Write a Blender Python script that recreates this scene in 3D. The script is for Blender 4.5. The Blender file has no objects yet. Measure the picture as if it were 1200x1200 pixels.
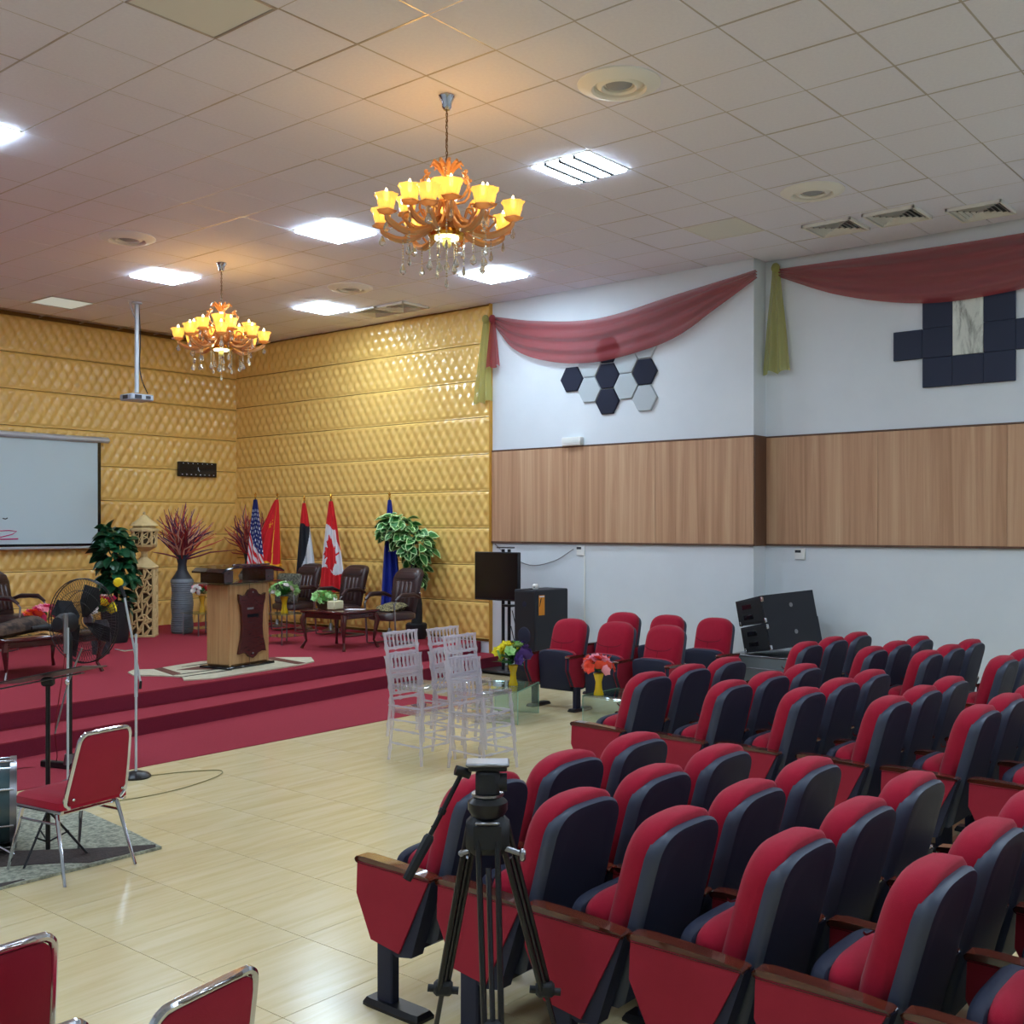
import bpy, bmesh, math, random
from mathutils import Vector, Matrix, Euler
random.seed(7)
C = bpy.context.scene.collection
PI = math.pi
sin, cos, R = math.sin, math.cos, math.radians
EYE = 1.87                       # camera height
ZC = 4.90                        # ceiling height
XW = 11.20                       # side wall plane
XR = 11.49                       # recessed bay of the side wall
YB = 15.40                       # back wall plane
YS = 5.76                        # the side wall steps back here
YC = 9.67                        # yellow cladding begins here on the side wall

# ------------------------------------------------------------------ camera, world, exposure
cam = bpy.data.cameras.new('camera')
cam.sensor_width = 36.0
cam.lens = 1273.0 / 1200.0 * 36.0
cam.shift_y = 17.0 / 1200.0
cam.clip_start = 0.05
co = bpy.data.objects.new('camera', cam)
C.objects.link(co)
co.location = (0, 0, EYE)
co.rotation_euler = (PI / 2, 0, -math.atan2(0.768715, 0.639591))
bpy.context.scene.camera = co
sc = bpy.context.scene
w = bpy.data.worlds.new('world')
sc.world = w
w.use_nodes = True
w.node_tree.nodes['Background'].inputs[0].default_value = (0.75, 0.82, 1.0, 1)
w.node_tree.nodes['Background'].inputs[1].default_value = 0.25
sc.view_settings.view_transform = 'Standard'
sc.view_settings.look = 'None'
sc.view_settings.gamma = 1.0
sc.view_settings.use_curve_mapping = False
sc.view_settings.exposure = 1.72
LED = 15.0                       # radiance of the ceiling panels
LED_COL = (0.65, 0.83, 1.0)
BULB_W = 1.5                    # watts of one chandelier's bulbs
try:
    sc.cycles.max_bounces = 8
    sc.cycles.diffuse_bounces = 5
    sc.cycles.transparent_max_bounces = 24
    sc.cycles.sample_clamp_indirect = 4.0
    sc.cycles.caustics_reflective = False
    sc.cycles.caustics_refractive = False
except Exception:
    pass

# ------------------------------------------------------------------ materials
def lin(c):
    return tuple((x / 255 / 12.92) if x / 255 <= 0.04045 else ((x / 255 + 0.055) / 1.055) ** 2.4 for x in c)
class NT:
    def __init__(s, name):
        s.m = bpy.data.materials.new(name)
        s.m.use_nodes = True
        s.t = s.m.node_tree
        s.b = s.t.nodes['Principled BSDF']
        s.out = s.t.nodes['Material Output']
    def n(s, kind, **kw):
        q = s.t.nodes.new(kind)
        for k, v in kw.items():
            if k.startswith('i_'):
                key = k[2:]
                q.inputs[int(key) if key.isdigit() else key.replace('_', ' ')].default_value = v
            else:
                setattr(q, k, v)
        return q
    def l(s, a, b):
        s.t.links.new(a, b)
MATS = {}
def mat(name, col, rough=0.5, metal=0.0, spec=0.5, noise=None, bump=0.0, bscale=60.0, trans=0.0, emit=None, estr=0.0, coat=0.0, sheen=0.0, stretch=(1, 1, 1), coords='Object', alpha=1.0, ior=1.45):
    """noise = (second colour, scale, contrast)"""
    if name in MATS:
        return MATS[name]
    N = NT(name)
    b = N.b
    b.inputs['Base Color'].default_value = (*lin(col), 1)
    b.inputs['Roughness'].default_value = rough
    b.inputs['Metallic'].default_value = metal
    b.inputs['Specular IOR Level'].default_value = spec
    b.inputs['Transmission Weight'].default_value = trans
    b.inputs['IOR'].default_value = ior
    b.inputs['Coat Weight'].default_value = coat
    b.inputs['Sheen Weight'].default_value = sheen
    b.inputs['Alpha'].default_value = alpha
    if emit:
        b.inputs['Emission Color'].default_value = (*emit, 1)
        b.inputs['Emission Strength'].default_value = estr
    if noise or bump:
        tc = N.n('ShaderNodeTexCoord')
        mp = N.n('ShaderNodeMapping')
        mp.inputs['Scale'].default_value = stretch
        N.l(tc.outputs[coords], mp.inputs[0])
    if noise:
        nz = N.n('ShaderNodeTexNoise', i_Scale=noise[1], i_Detail=6.0, i_Roughness=0.6)
        N.l(mp.outputs[0], nz.inputs['Vector'])
        cr = N.n('ShaderNodeValToRGB')
        k = noise[2]
        cr.color_ramp.elements[0].position = 0.5 - k
        cr.color_ramp.elements[1].position = 0.5 + k
        cr.color_ramp.elements[0].color = (*lin(col), 1)
        cr.color_ramp.elements[1].color = (*lin(noise[0]), 1)
        N.l(nz.outputs[0], cr.inputs[0])
        N.l(cr.outputs[0], b.inputs['Base Color'])
    if bump:
        nb = N.n('ShaderNodeTexNoise', i_Scale=bscale, i_Detail=4.0)
        N.l(mp.outputs[0], nb.inputs['Vector'])
        bp = N.n('ShaderNodeBump', i_Strength=bump, i_Distance=0.01)
        N.l(nb.outputs[0], bp.inputs['Height'])
        N.l(bp.outputs[0], b.inputs['Normal'])
    MATS[name] = N.m
    return N.m
def clear_mat(name, tint, gloss=0.12, rough=0.02):
    """thin clear plastic or glass: mostly see-through, with a fresnel sheen"""
    N = NT(name)
    tr = N.n('ShaderNodeBsdfTransparent')
    tr.inputs[0].default_value = (*tint, 1)
    gl = N.n('ShaderNodeBsdfGlossy')
    gl.inputs['Roughness'].default_value = rough
    gl.inputs[0].default_value = (0.95, 0.95, 1, 1)
    lw = N.n('ShaderNodeLayerWeight', i_Blend=0.35)
    mr = N.n('ShaderNodeMapRange')
    mr.inputs['To Min'].default_value = gloss
    mr.inputs['To Max'].default_value = 0.6
    N.l(lw.outputs['Fresnel'], mr.inputs['Value'])
    mx = N.n('ShaderNodeMixShader')
    N.l(mr.outputs[0], mx.inputs[0])
    N.l(tr.outputs[0], mx.inputs[1])
    N.l(gl.outputs[0], mx.inputs[2])
    N.l(mx.outputs[0], N.out.inputs[0])
    MATS[name] = N.m
    return N.m
def sheer_mat(name, col, see=0.25):
    N = NT(name)
    N.b.inputs['Base Color'].default_value = (*lin(col), 1)
    N.b.inputs['Roughness'].default_value = 0.7
    N.b.inputs['Sheen Weight'].default_value = 0.3
    tl = N.n('ShaderNodeBsdfTranslucent')
    tl.inputs[0].default_value = (*lin(col), 1)
    m1 = N.n('ShaderNodeMixShader', i_0=0.3)
    N.l(N.b.outputs[0], m1.inputs[1])
    N.l(tl.outputs[0], m1.inputs[2])
    tr = N.n('ShaderNodeBsdfTransparent')
    m2 = N.n('ShaderNodeMixShader', i_0=see)
    N.l(m1.outputs[0], m2.inputs[1])
    N.l(tr.outputs[0], m2.inputs[2])
    N.l(m2.outputs[0], N.out.inputs[0])
    MATS[name] = N.m
    return N.m
def grain_mat(name, dark, mid, light, scale, rough=0.4, coat=0.0, bump=0.05, obj_random=0.0):
    """streaky wood or marble: noise strongly stretched by `scale`"""
    N = NT(name)
    tc = N.n('ShaderNodeTexCoord')
    mp = N.n('ShaderNodeMapping')
    mp.inputs['Scale'].default_value = scale
    if obj_random:
        oi = N.n('ShaderNodeObjectInfo')
        vm = N.n('ShaderNodeVectorMath', operation='SCALE')
        vm.inputs[0].default_value = (obj_random, obj_random * 0.7, obj_random * 1.3)
        N.l(oi.outputs['Random'], vm.inputs['Scale'])
        va = N.n('ShaderNodeVectorMath', operation='ADD')
        N.l(tc.outputs['Object'], va.inputs[0])
        N.l(vm.outputs[0], va.inputs[1])
        N.l(va.outputs[0], mp.inputs[0])
    else:
        N.l(tc.outputs['Object'], mp.inputs[0])
    nz = N.n('ShaderNodeTexNoise', i_Scale=1.0, i_Detail=7.0, i_Roughness=0.65, i_Distortion=0.6)
    N.l(mp.outputs[0], nz.inputs['Vector'])
    cr = N.n('ShaderNodeValToRGB')
    e = cr.color_ramp.elements
    e[0].position, e[0].color = 0.28, (*lin(dark), 1)
    e[1].position, e[1].color = 0.72, (*lin(light), 1)
    q = e.new(0.48)
    q.color = (*lin(mid), 1)
    N.l(nz.outputs[0], cr.inputs[0])
    N.l(cr.outputs[0], N.b.inputs['Base Color'])
    N.b.inputs['Roughness'].default_value = rough
    N.b.inputs['Coat Weight'].default_value = coat
    bp = N.n('ShaderNodeBump', i_Strength=bump, i_Distance=0.005)
    N.l(nz.outputs[0], bp.inputs['Height'])
    N.l(bp.outputs[0], N.b.inputs['Normal'])
    MATS[name] = N.m
    return N.m
def emit_mat(name, col, strength):
    N = NT(name)
    e = N.n('ShaderNodeEmission')
    e.inputs[0].default_value = (*col, 1)
    e.inputs[1].default_value = strength
    N.l(e.outputs[0], N.out.inputs[0])
    MATS[name] = N.m
    return N.m

M = dict(
    paint=mat('white_paint', (226, 231, 236), 0.55, noise=((214, 220, 226), 1.3, 0.3), bump=0.03, bscale=25),
    backing=mat('dark_joint', (120, 84, 28), 0.8),
    gold=mat('mustard_panel', (242, 200, 116), 0.2, spec=0.8, noise=((234, 190, 104), 2.0, 0.3)),
    ctile=mat('ceiling_tile', (230, 232, 248), 0.75, noise=((236, 238, 252), 40, 0.2), bump=0.25, bscale=180),
    cgrid=mat('ceiling_rail', (190, 184, 180), 0.3, metal=0.6),
    cvoid=mat('ceiling_void', (190, 186, 188), 0.9),
    white=mat('white_plastic', (236, 236, 232), 0.4),
    offwhite=mat('ivory_panel', (214, 212, 200), 0.5),
    grout=mat('floor_joint', (150, 134, 102), 0.8),
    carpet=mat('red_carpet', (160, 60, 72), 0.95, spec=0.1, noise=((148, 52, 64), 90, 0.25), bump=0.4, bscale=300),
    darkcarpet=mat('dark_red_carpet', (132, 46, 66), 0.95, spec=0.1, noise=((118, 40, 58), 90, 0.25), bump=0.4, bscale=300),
    redfab=mat('red_fabric', (170, 24, 52), 0.85, spec=0.2, sheen=0.12, noise=((158, 20, 46), 30, 0.3), bump=0.15, bscale=350),
    redpanel=mat('red_panel', (162, 36, 58), 0.7, spec=0.3, noise=((150, 32, 52), 8, 0.3), bump=0.1, bscale=200),
    maroon=mat('maroon_vinyl', (112, 22, 40), 0.6, spec=0.4, bump=0.08, bscale=200),
    shell=mat('navy_shell', (40, 43, 62), 0.6, spec=0.3, bump=0.05, bscale=150),
    shelltop=mat('shell_edge', (62, 68, 86), 0.45, spec=0.5),
    seam=mat('stitching', (110, 16, 34), 0.9),
    black=mat('black_metal', (22, 22, 26), 0.35, spec=0.5),
    matblack=mat('black_plastic', (30, 31, 36), 0.6, bump=0.1, bscale=120),
    cabinet=mat('cabinet_black', (34, 36, 46), 0.55, bump=0.15, bscale=250),
    greycase=mat('grey_case', (104, 112, 118), 0.6),
    chrome=mat('chrome', (205, 205, 212), 0.12, metal=1.0),
    steel=mat('steel', (150, 150, 156), 0.3, metal=1.0),
    goldmetal=mat('gold_metal', (214, 160, 60), 0.22, metal=0.9),
    amber=mat('amber_glass', (238, 168, 104), 0.10, spec=0.9, trans=0.30, coat=0.4),
    shade=mat('lit_amber_shade', (255, 206, 100), 0.22, trans=0.4, emit=(1.0, 0.56, 0.12), estr=0.2),
    bulb=emit_mat('warm_bulb', (1.0, 0.74, 0.32), 9.0),
    bowlled=emit_mat('bowl_diodes', (1.0, 0.97, 0.60), 4.0),
    crystal=mat('crystal', (240, 236, 225), 0.03, spec=1.0, trans=0.75, ior=1.5, coat=0.5),
    led=emit_mat('led_diffuser', LED_COL, LED),
    paleled=mat('unlit_diffuser', (226, 230, 226), 0.5),
    grille=mat('dark_grille', (52, 55, 62), 0.6),
    diffgrey=mat('diffuser_core', (150, 156, 164), 0.5),
    leather=mat('brown_leather', (58, 38, 38), 0.32, spec=0.6, bump=0.12, bscale=90),
    mahog=mat('mahogany', (64, 22, 26), 0.22, coat=0.6, noise=((84, 32, 30), 14, 0.3), stretch=(1, 6, 6)),
    screen=mat('projection_screen', (200, 222, 230), 0.6),
    alu=mat('white_tube', (196, 204, 212), 0.35, metal=0.2),
    pink=mat('magenta_ink', (206, 70, 130), 0.6),
    darkink=mat('dark_ink', (60, 70, 76), 0.6),
    leafdark=mat('dark_leaf', (20, 62, 40), 0.35, spec=0.5, noise=((30, 88, 52), 9, 0.3)),
    leafmid=mat('leaf_green', (44, 104, 48), 0.4, noise=((60, 130, 60), 20, 0.3)),
    leafrim=mat('leaf_rim', (188, 224, 158), 0.45),
    leafpale=mat('pale_leaf', (120, 190, 96), 0.5, noise=((190, 226, 160), 30, 0.2)),
    bark=mat('dark_trunk', (34, 34, 38), 0.8, bump=0.4, bscale=40),
    cream=mat('cream_carving', (216, 190, 138), 0.6, noise=((200, 174, 122), 12, 0.3)),
    creamdark=mat('carving_inside', (70, 54, 34), 0.9),  # dark brown painted in for the shade behind the fretwork
    vasegrey=mat('ribbed_grey_vase', (104, 112, 122), 0.5, noise=((122, 130, 138), 16, 0.3)),
    vasedark=mat('dark_vase_neck', (40, 44, 54), 0.5),
    yellowvase=mat('yellow_vase', (222, 186, 28), 0.18, coat=0.5),
    goldvase=mat('gold_vase', (206, 156, 40), 0.2, coat=0.5),
    foam=mat('yellow_foam', (240, 206, 30), 0.9, bump=0.3, bscale=200),
    rughide=mat('cream_hide', (208, 200, 176), 0.95, noise=((184, 176, 150), 14, 0.2), bump=0.6, bscale=90),
    rugbrown=mat('brown_hide', (104, 62, 50), 0.95, bump=0.6, bscale=90),
    rugblack=mat('black_hide', (40, 34, 32), 0.95, bump=0.6, bscale=90),
    shag=mat('grey_shag', (184, 184, 164), 1.0, noise=((116, 120, 108), 38, 0.16), bump=1.0, bscale=60),
    shagdark=mat('dark_shag', (84, 74, 70), 1.0, noise=((66, 58, 58), 30, 0.25), bump=1.0, bscale=60),
    drumshell=mat('drum_shell', (52, 72, 78), 0.2, coat=0.6, noise=((70, 92, 98), 5, 0.3)),
    drumhead=mat('drum_head', (170, 180, 186), 0.4),
    orange=mat('orange_sticker', (236, 150, 30), 0.5),
    acoustic=mat('navy_acoustic', (52, 58, 78), 0.9, bump=0.3, bscale=200),
    hexblack=mat('black_acoustic', (34, 38, 56), 0.9, bump=0.3, bscale=200),
    hexgrey=mat('grey_acoustic', (186, 194, 198), 0.9, bump=0.3, bscale=200),
    cushion=mat('patterned_cushion', (112, 112, 96), 0.9, noise=((52, 54, 46), 40, 0.06)),
    leopard=mat('leopard_cushion', (150, 138, 96), 0.9, noise=((50, 42, 30), 45, 0.05)),
    tissue=mat('cream_box', (222, 214, 176), 0.6),
    fleece=mat('brown_throw', (92, 72, 60), 1.0, noise=((40, 34, 34), 8, 0.1), bump=0.5, bscale=60),
    cable=mat('cable_black', (34, 30, 30), 0.5),
    cableolive=mat('cable_olive', (120, 112, 60), 0.5),
    cablered=mat('cable_red', (120, 24, 34), 0.5),
    screenblack=mat('screen_black', (18, 18, 24), 0.12, spec=0.6),
    paleflower=mat('white_petal', (232, 224, 220), 0.7),
    pinkflower=mat('pink_petal', (246, 160, 178), 0.7),
    hotpink=mat('hot_pink_petal', (226, 60, 120), 0.7),
    coral=mat('coral_petal', (240, 84, 60), 0.7),
    redflower=mat('red_petal', (200, 40, 54), 0.7),
    orangeflower=mat('orange_petal', (244, 132, 52), 0.7),
    yellowflower=mat('yellow_petal', (238, 222, 40), 0.7),
    violet=mat('violet_petal', (84, 56, 132), 0.7),
    fcwhite=mat('flag_white', (222, 224, 228), 0.8),
    fcred=mat('flag_red', (214, 36, 44), 0.8),
    fcblack=mat('flag_black', (32, 34, 42), 0.8),
    fcblue=mat('flag_blue', (30, 44, 110), 0.8),
    fcroyal=mat('flag_royal_blue', (36, 56, 160), 0.8),
    fcgold=mat('flag_gold', (236, 178, 40), 0.7),
    fcgreen=mat('flag_green', (20, 110, 60), 0.8),
    paper=mat('paper', (228, 230, 232), 0.7),
)
M['floor'] = grain_mat('beige_floor_tile', (212, 190, 140), (223, 204, 158), (231, 214, 175), (1.1, 13, 13), rough=0.2, bump=0.0, obj_random=40)
M['wood'] = grain_mat('wall_wood', (158, 114, 82), (190, 146, 112), (214, 176, 140), (9, 9, 0.22), rough=0.55, bump=0.08, obj_random=30)
M['woodtrim'] = grain_mat('dark_wall_wood', (82, 54, 40), (96, 66, 50), (110, 78, 58), (9, 9, 0.4), rough=0.5)
M['armwood'] = grain_mat('arm_wood', (70, 28, 22), (92, 40, 28), (112, 54, 34), (30, 3, 30), rough=0.16, coat=0.8, bump=0.02, obj_random=9)
M['lectwood'] = grain_mat('lectern_wood', (150, 106, 66), (184, 140, 92), (204, 166, 118), (14, 14, 0.6), rough=0.4)
M['tablewood'] = grain_mat('table_wood', (150, 100, 60), (170, 120, 76), (186, 140, 94), (3, 12, 3), rough=0.2, coat=0.5)
M['marble'] = grain_mat('marble_piece', (70, 72, 60), (206, 210, 200), (226, 228, 216), (5, 9, 3), rough=0.3)
def acrylic_mat(name, haze, gloss):
    m = clear_mat(name, (0.995, 0.99, 1.0), gloss)
    t = m.node_tree
    mx = [q for q in t.nodes if q.type == 'MIX_SHADER'][0]
    df = t.nodes.new('ShaderNodeBsdfTranslucent'); df.inputs[0].default_value = (0.95, 0.92, 1.0, 1)
    d2 = t.nodes.new('ShaderNodeBsdfDiffuse'); d2.inputs[0].default_value = (0.95, 0.92, 1.0, 1)
    a1 = t.nodes.new('ShaderNodeMixShader'); a1.inputs[0].default_value = .5
    t.links.new(df.outputs[0], a1.inputs[1]); t.links.new(d2.outputs[0], a1.inputs[2])
    m2 = t.nodes.new('ShaderNodeMixShader'); m2.inputs[0].default_value = haze
    t.links.new(mx.outputs[0], m2.inputs[1]); t.links.new(a1.outputs[0], m2.inputs[2])
    t.links.new(m2.outputs[0], t.nodes['Material Output'].inputs[0])
    return m
M['acrylic'] = acrylic_mat('clear_acrylic', .34, .08)
M['acrylicseat'] = acrylic_mat('clear_acrylic_sheet', .07, .10)
M['glass'] = clear_mat('clear_glass', (0.74, 0.85, 0.81), 0.12)
M['smoke'] = clear_mat('smoked_acrylic', (0.30, 0.22, 0.22), 0.12)
M['mesh'] = clear_mat('fan_guard_blur', (0.62, 0.60, 0.64), 0.02, 0.4)
M['swag'] = sheer_mat('sheer_red_voile', (164, 54, 58), 0.27)
M['olive'] = sheer_mat('sheer_olive_voile', (186, 182, 104), 0.22)

# ------------------------------------------------------------------ mesh building
def rotm(rx=0, ry=0, rz=0):
    return Euler((rx, ry, rz)).to_matrix()
class MB:
    def __init__(s):
        s.v, s.f, s.m, s.k = [], [], [], 0
    def add(s, vs, fs, T=None):
        o = len(s.v)
        if T is not None:
            vs = [T @ Vector(v) for v in vs]
        s.v += [tuple(v) for v in vs]
        s.f += [tuple(i + o for i in f) for f in fs]
        s.m += [s.k] * len(fs)
        return s
    def box(s, c, d, b=0.0, rot=None):
        hx, hy, hz = d[0] / 2, d[1] / 2, d[2] / 2
        T = Matrix.Translation(c) @ (rot.to_4x4() if rot is not None else Matrix.Identity(4))
        if b <= 0:
            vs = [(x * hx, y * hy, z * hz) for x in (-1, 1) for y in (-1, 1) for z in (-1, 1)]
            fs = [(0, 1, 3, 2), (4, 6, 7, 5), (0, 4, 5, 1), (2, 3, 7, 6), (0, 2, 6, 4), (1, 5, 7, 3)]
            return s.add(vs, fs, T)
        b = min(b, hx * 0.98, hy * 0.98, hz * 0.98)
        h = (hx, hy, hz)
        vs, ix = [], {}
        for c8 in [(x, y, z) for x in (-1, 1) for y in (-1, 1) for z in (-1, 1)]:
            for a in range(3):
                ix[c8, a] = len(vs)
                vs.append(tuple(c8[i] * (h[i] if i == a else h[i] - b) for i in range(3)))
        fs = []
        for a in range(3):
            p, q = [i for i in range(3) if i != a]
            for sg in (-1, 1):
                def cc(u, v_):
                    t = [0, 0, 0]; t[a] = sg; t[p] = u; t[q] = v_
                    return tuple(t)
                fs.append(tuple(ix[cc(u, v_), a] for u, v_ in ((-1, -1), (1, -1), (1, 1), (-1, 1))))
        for r_ in range(3):
            p, q = [i for i in range(3) if i != r_]
            for u in (-1, 1):
                for v_ in (-1, 1):
                    def cc(wv):
                        t = [0, 0, 0]; t[r_] = wv; t[p] = u; t[q] = v_
                        return tuple(t)
                    fs.append((ix[cc(-1), p], ix[cc(1), p], ix[cc(1), q], ix[cc(-1), q]))
        for c8 in [(x, y, z) for x in (-1, 1) for y in (-1, 1) for z in (-1, 1)]:
            fs.append((ix[c8, 0], ix[c8, 1], ix[c8, 2]))
        return s.add(vs, fs, T)
    def rings(s, rings, close=True, cap=True):
        n = len(rings[0])
        vs = [p for r_ in rings for p in r_]
        fs = []
        for i in range(len(rings) - 1):
            for j in range(n if close else n - 1):
                k = (j + 1) % n
                fs.append((i * n + j, i * n + k, (i + 1) * n + k, (i + 1) * n + j))
        if cap and close:
            fs.append(tuple(range(n)))
            fs.append(tuple((len(rings) - 1) * n + j for j in range(n)))
        return s.add(vs, fs)
    def cyl(s, p0, p1, r0, r1=None, n=10):
        return s.tube([p0, p1], [r0, r0 if r1 is None else r1], n)
    def tube(s, pts, r, n=8, closed=False):
        pts = [Vector(p) for p in pts]
        if not isinstance(r, (list, tuple)):
            r = [r] * len(pts)
        rings, up = [], None
        m = len(pts)
        for i, p in enumerate(pts):
            if closed:
                t = pts[(i + 1) % m] - pts[i - 1]
            else:
                t = pts[min(i + 1, m - 1)] - pts[max(i - 1, 0)]
            if t.length < 1e-9:
                t = Vector((0, 0, 1))
            t.normalize()
            if up is None:
                up = Vector((0, 0, 1)) if abs(t.z) < 0.9 else Vector((1, 0, 0))
            a = t.cross(up)
            if a.length < 1e-6:
                a = t.cross(Vector((0, 1, 0)))
            a.normalize()
            up = a.cross(t)
            rings.append([p + (a * cos(2 * PI * j / n) + up * sin(2 * PI * j / n)) * r[i] for j in range(n)])
        if closed:
            rings.append(rings[0])
            return s.rings(rings, True, False)
        return s.rings(rings)
    def lathe(s, prof, n=20, c=(0, 0, 0), T=None, wob=None):
        rings = []
        for r, z in prof:
            r = max(r, 1e-4)
            ring = []
            for j in range(n):
                a = 2 * PI * j / n
                q = r * (1 + (wob(a, z) if wob else 0))
                p = Vector((q * cos(a), q * sin(a), z))
                if T is not None:
                    p = T @ p
                ring.append(p + Vector(c))
            rings.append(ring)
        return s.rings(rings)
    def prism(s, poly, d0, d1, f=lambda u, v, d: (u, d, v)):
        """polygon in (u, v) pushed along d"""
        a = [f(u, v, d0) for u, v in poly]
        b = [f(u, v, d1) for u, v in poly]
        return s.rings([a, b])
    def pillow(s, outline, layers, bend=lambda x, z: 0.0, c=(0, 0), cap=True):
        """outline in (x, z); layers = [(inset, y)]; bend(x, z) shears y"""
        mx = max(abs(p[0] - c[0]) for p in outline)
        mz = max(abs(p[1] - c[1]) for p in outline)
        rings = []
        for ins, y in layers:
            ring = []
            for x, z in outline:
                xx = c[0] + (x - c[0]) * (mx - ins) / mx
                zz = c[1] + (z - c[1]) * (mz - ins) / mz
                ring.append((xx, y + bend(xx, zz), zz))
            rings.append(ring)
        return s.rings(rings, True, cap)
    def ball(s, c, r, n=10, m=7, sc3=(1, 1, 1)):
        pr = [(sin(PI * i / m) * r, -cos(PI * i / m) * r) for i in range(m + 1)]
        T = Matrix.Diagonal(sc3).to_3x3()
        return s.lathe(pr, n, c, T)
    def build(s, name, mats, parent=None, smooth=40, fix=True):
        me = bpy.data.meshes.new(name)
        me.from_pydata(s.v, [], s.f)
        for q in (mats if isinstance(mats, (list, tuple)) else [mats]):
            me.materials.append(q)
        if s.k or any(s.m):
            me.polygons.foreach_set('material_index', s.m)
        if fix:
            bm = bmesh.new()
            bm.from_mesh(me)
            bmesh.ops.recalc_face_normals(bm, faces=bm.faces)
            bm.to_mesh(me)
            bm.free()
        if smooth:
            me.polygons.foreach_set('use_smooth', [True] * len(me.polygons))
            me.set_sharp_from_angle(angle=R(smooth))
        o = bpy.data.objects.new(name, me)
        C.objects.link(o)
        if parent is not None:
            o.parent = parent
        return o
def tag(o, label=None, cat=None, group=None, kind=None):
    if label: o['label'] = label
    if cat: o['category'] = cat
    if group: o['group'] = group
    if kind: o['kind'] = kind
    return o
def thing(name, label, cat, loc=(0, 0, 0), rz=0.0, group=None):
    o = bpy.data.objects.new(name, None)
    o.empty_display_size = 0.1
    C.objects.link(o)
    o.location = loc
    o.rotation_euler = (0, 0, rz)
    return tag(o, label, cat, group)
KIDS = {}
def dup(root, loc, rz, label, group=None):
    kids = KIDS.get(root.name)
    if kids is None:
        kids = KIDS[root.name] = [(c, list(c.children)) for c in root.children]
    r = root.copy()
    C.objects.link(r)
    r.location = loc
    r.rotation_euler = (0, 0, rz)
    r['label'] = label
    if group: r['group'] = group
    for c, gs in kids:
        d = c.copy(); C.objects.link(d); d.parent = r
        for g in gs:
            h = g.copy(); C.objects.link(h); h.parent = d
    return r
def share(o, name, parent, loc, rot=None, scale=None):
    """another object on the same mesh"""
    q = bpy.data.objects.new(name, o.data)
    C.objects.link(q)
    q.parent = parent
    q.location = loc
    if rot is not None: q.rotation_euler = rot
    if scale is not None: q.scale = scale
    return q
def interp(pts, t):
    """smooth curve through (t, value) points"""
    for i in range(len(pts) - 1):
        if t <= pts[i + 1][0] or i == len(pts) - 2:
            t0, v0 = pts[i]; t1, v1 = pts[i + 1]
            m0 = (v1 - pts[i - 1][1]) / (t1 - pts[i - 1][0]) if i else (v1 - v0) / (t1 - t0)
            m1 = (pts[i + 2][1] - v0) / (pts[i + 2][0] - t0) if i + 2 < len(pts) else (v1 - v0) / (t1 - t0)
            h = t1 - t0
            u = min(max((t - t0) / h, 0), 1)
            return (2*u**3 - 3*u*u + 1) * v0 + (u**3 - 2*u*u + u) * h * m0 + (-2*u**3 + 3*u*u) * v1 + (u**3 - u*u) * h * m1
def in_view(x, y, z, pad=60):
    d = x * 0.768715 + y * 0.639591
    if d < 0.3: return False
    r = x * 0.639591 - y * 0.768715
    px, py = 600 + 1273 * r / d, 617 + 1273 * (EYE - z) / d
    return -pad < px < 1200 + pad and -pad < py < 1200 + pad

# ------------------------------------------------------------------ the room
X0, Y0 = -3.2, -5.4
def struct(name, mb, m, parent=None, **k):
    o = mb.build(name, m, parent, **k)
    if parent is None: tag(o, kind='structure')
    return o
def wallbox(x0, x1, y0, y1, z0, z1):
    return MB().box(((x0 + x1) / 2, (y0 + y1) / 2, (z0 + z1) / 2), (x1 - x0, y1 - y0, z1 - z0))
floor = struct('floor', wallbox(X0, 11.7, Y0, YB + .2, -0.2, -0.012), M['grout'], smooth=0)
ceiling = struct('ceiling', wallbox(X0, 11.7, Y0, YB + .2, ZC + 0.045, ZC + 0.25), M['cvoid'], smooth=0)
struct('wall_left', wallbox(X0 - .2, X0, Y0, YB, 0, ZC + .04), M['paint'], smooth=0)
struct('wall_rear', wallbox(X0, 11.7, Y0 - .2, Y0, 0, ZC + .04), M['paint'], smooth=0)
wr = struct('wall_right', wallbox(XW, XW + .55, YS, YB, 0, ZC + .04), M['paint'], smooth=0)
wr2 = struct('wall_right_bay', wallbox(XR, XR + .25, Y0, YS, 0, ZC + .04), M['paint'], smooth=0)
struct('wall_back', wallbox(X0, XW + .25, YB, YB + .2, 0, ZC + .04), M['backing'], smooth=0)
struct('wall_right_backing', wallbox(XW - .012, XW, YC + .01, YB, 0.3, ZC + .04), M['backing'], smooth=0)

# floor tiles, one object each where they are in view, the rest joined
TX, TY = 0.575, 0.585
ft = None
rest = MB()
nfl = 0
for i in range(-10, 16):
    for j in range(-15, 8):
        x, y = 2.62 + TX * (i + .5), 3.90 + TY * (j + .5)
        if x > 11.5 or y > 8.2 or x < X0 or y < Y0: continue
        if x > 11.3 and y > YS: continue
        if in_view(x, y, 0, 40) and nfl < 300 and y < 7.9:
            if ft is None:
                ft = MB().box((0, 0, -0.006), (TX - .003, TY - .003, .012)).build('floor_tile', M['floor'], floor, smooth=0)
                ft.location = (x, y, 0)
            else:
                share(ft, 'floor_tile', floor, (x, y, 0))
            nfl += 1
        else:
            rest.box((x, y, -0.006), (TX - .003, TY - .003, .012))
tag(rest.build('floor_tiling', M['floor'], floor, smooth=0), kind='stuff')

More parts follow.
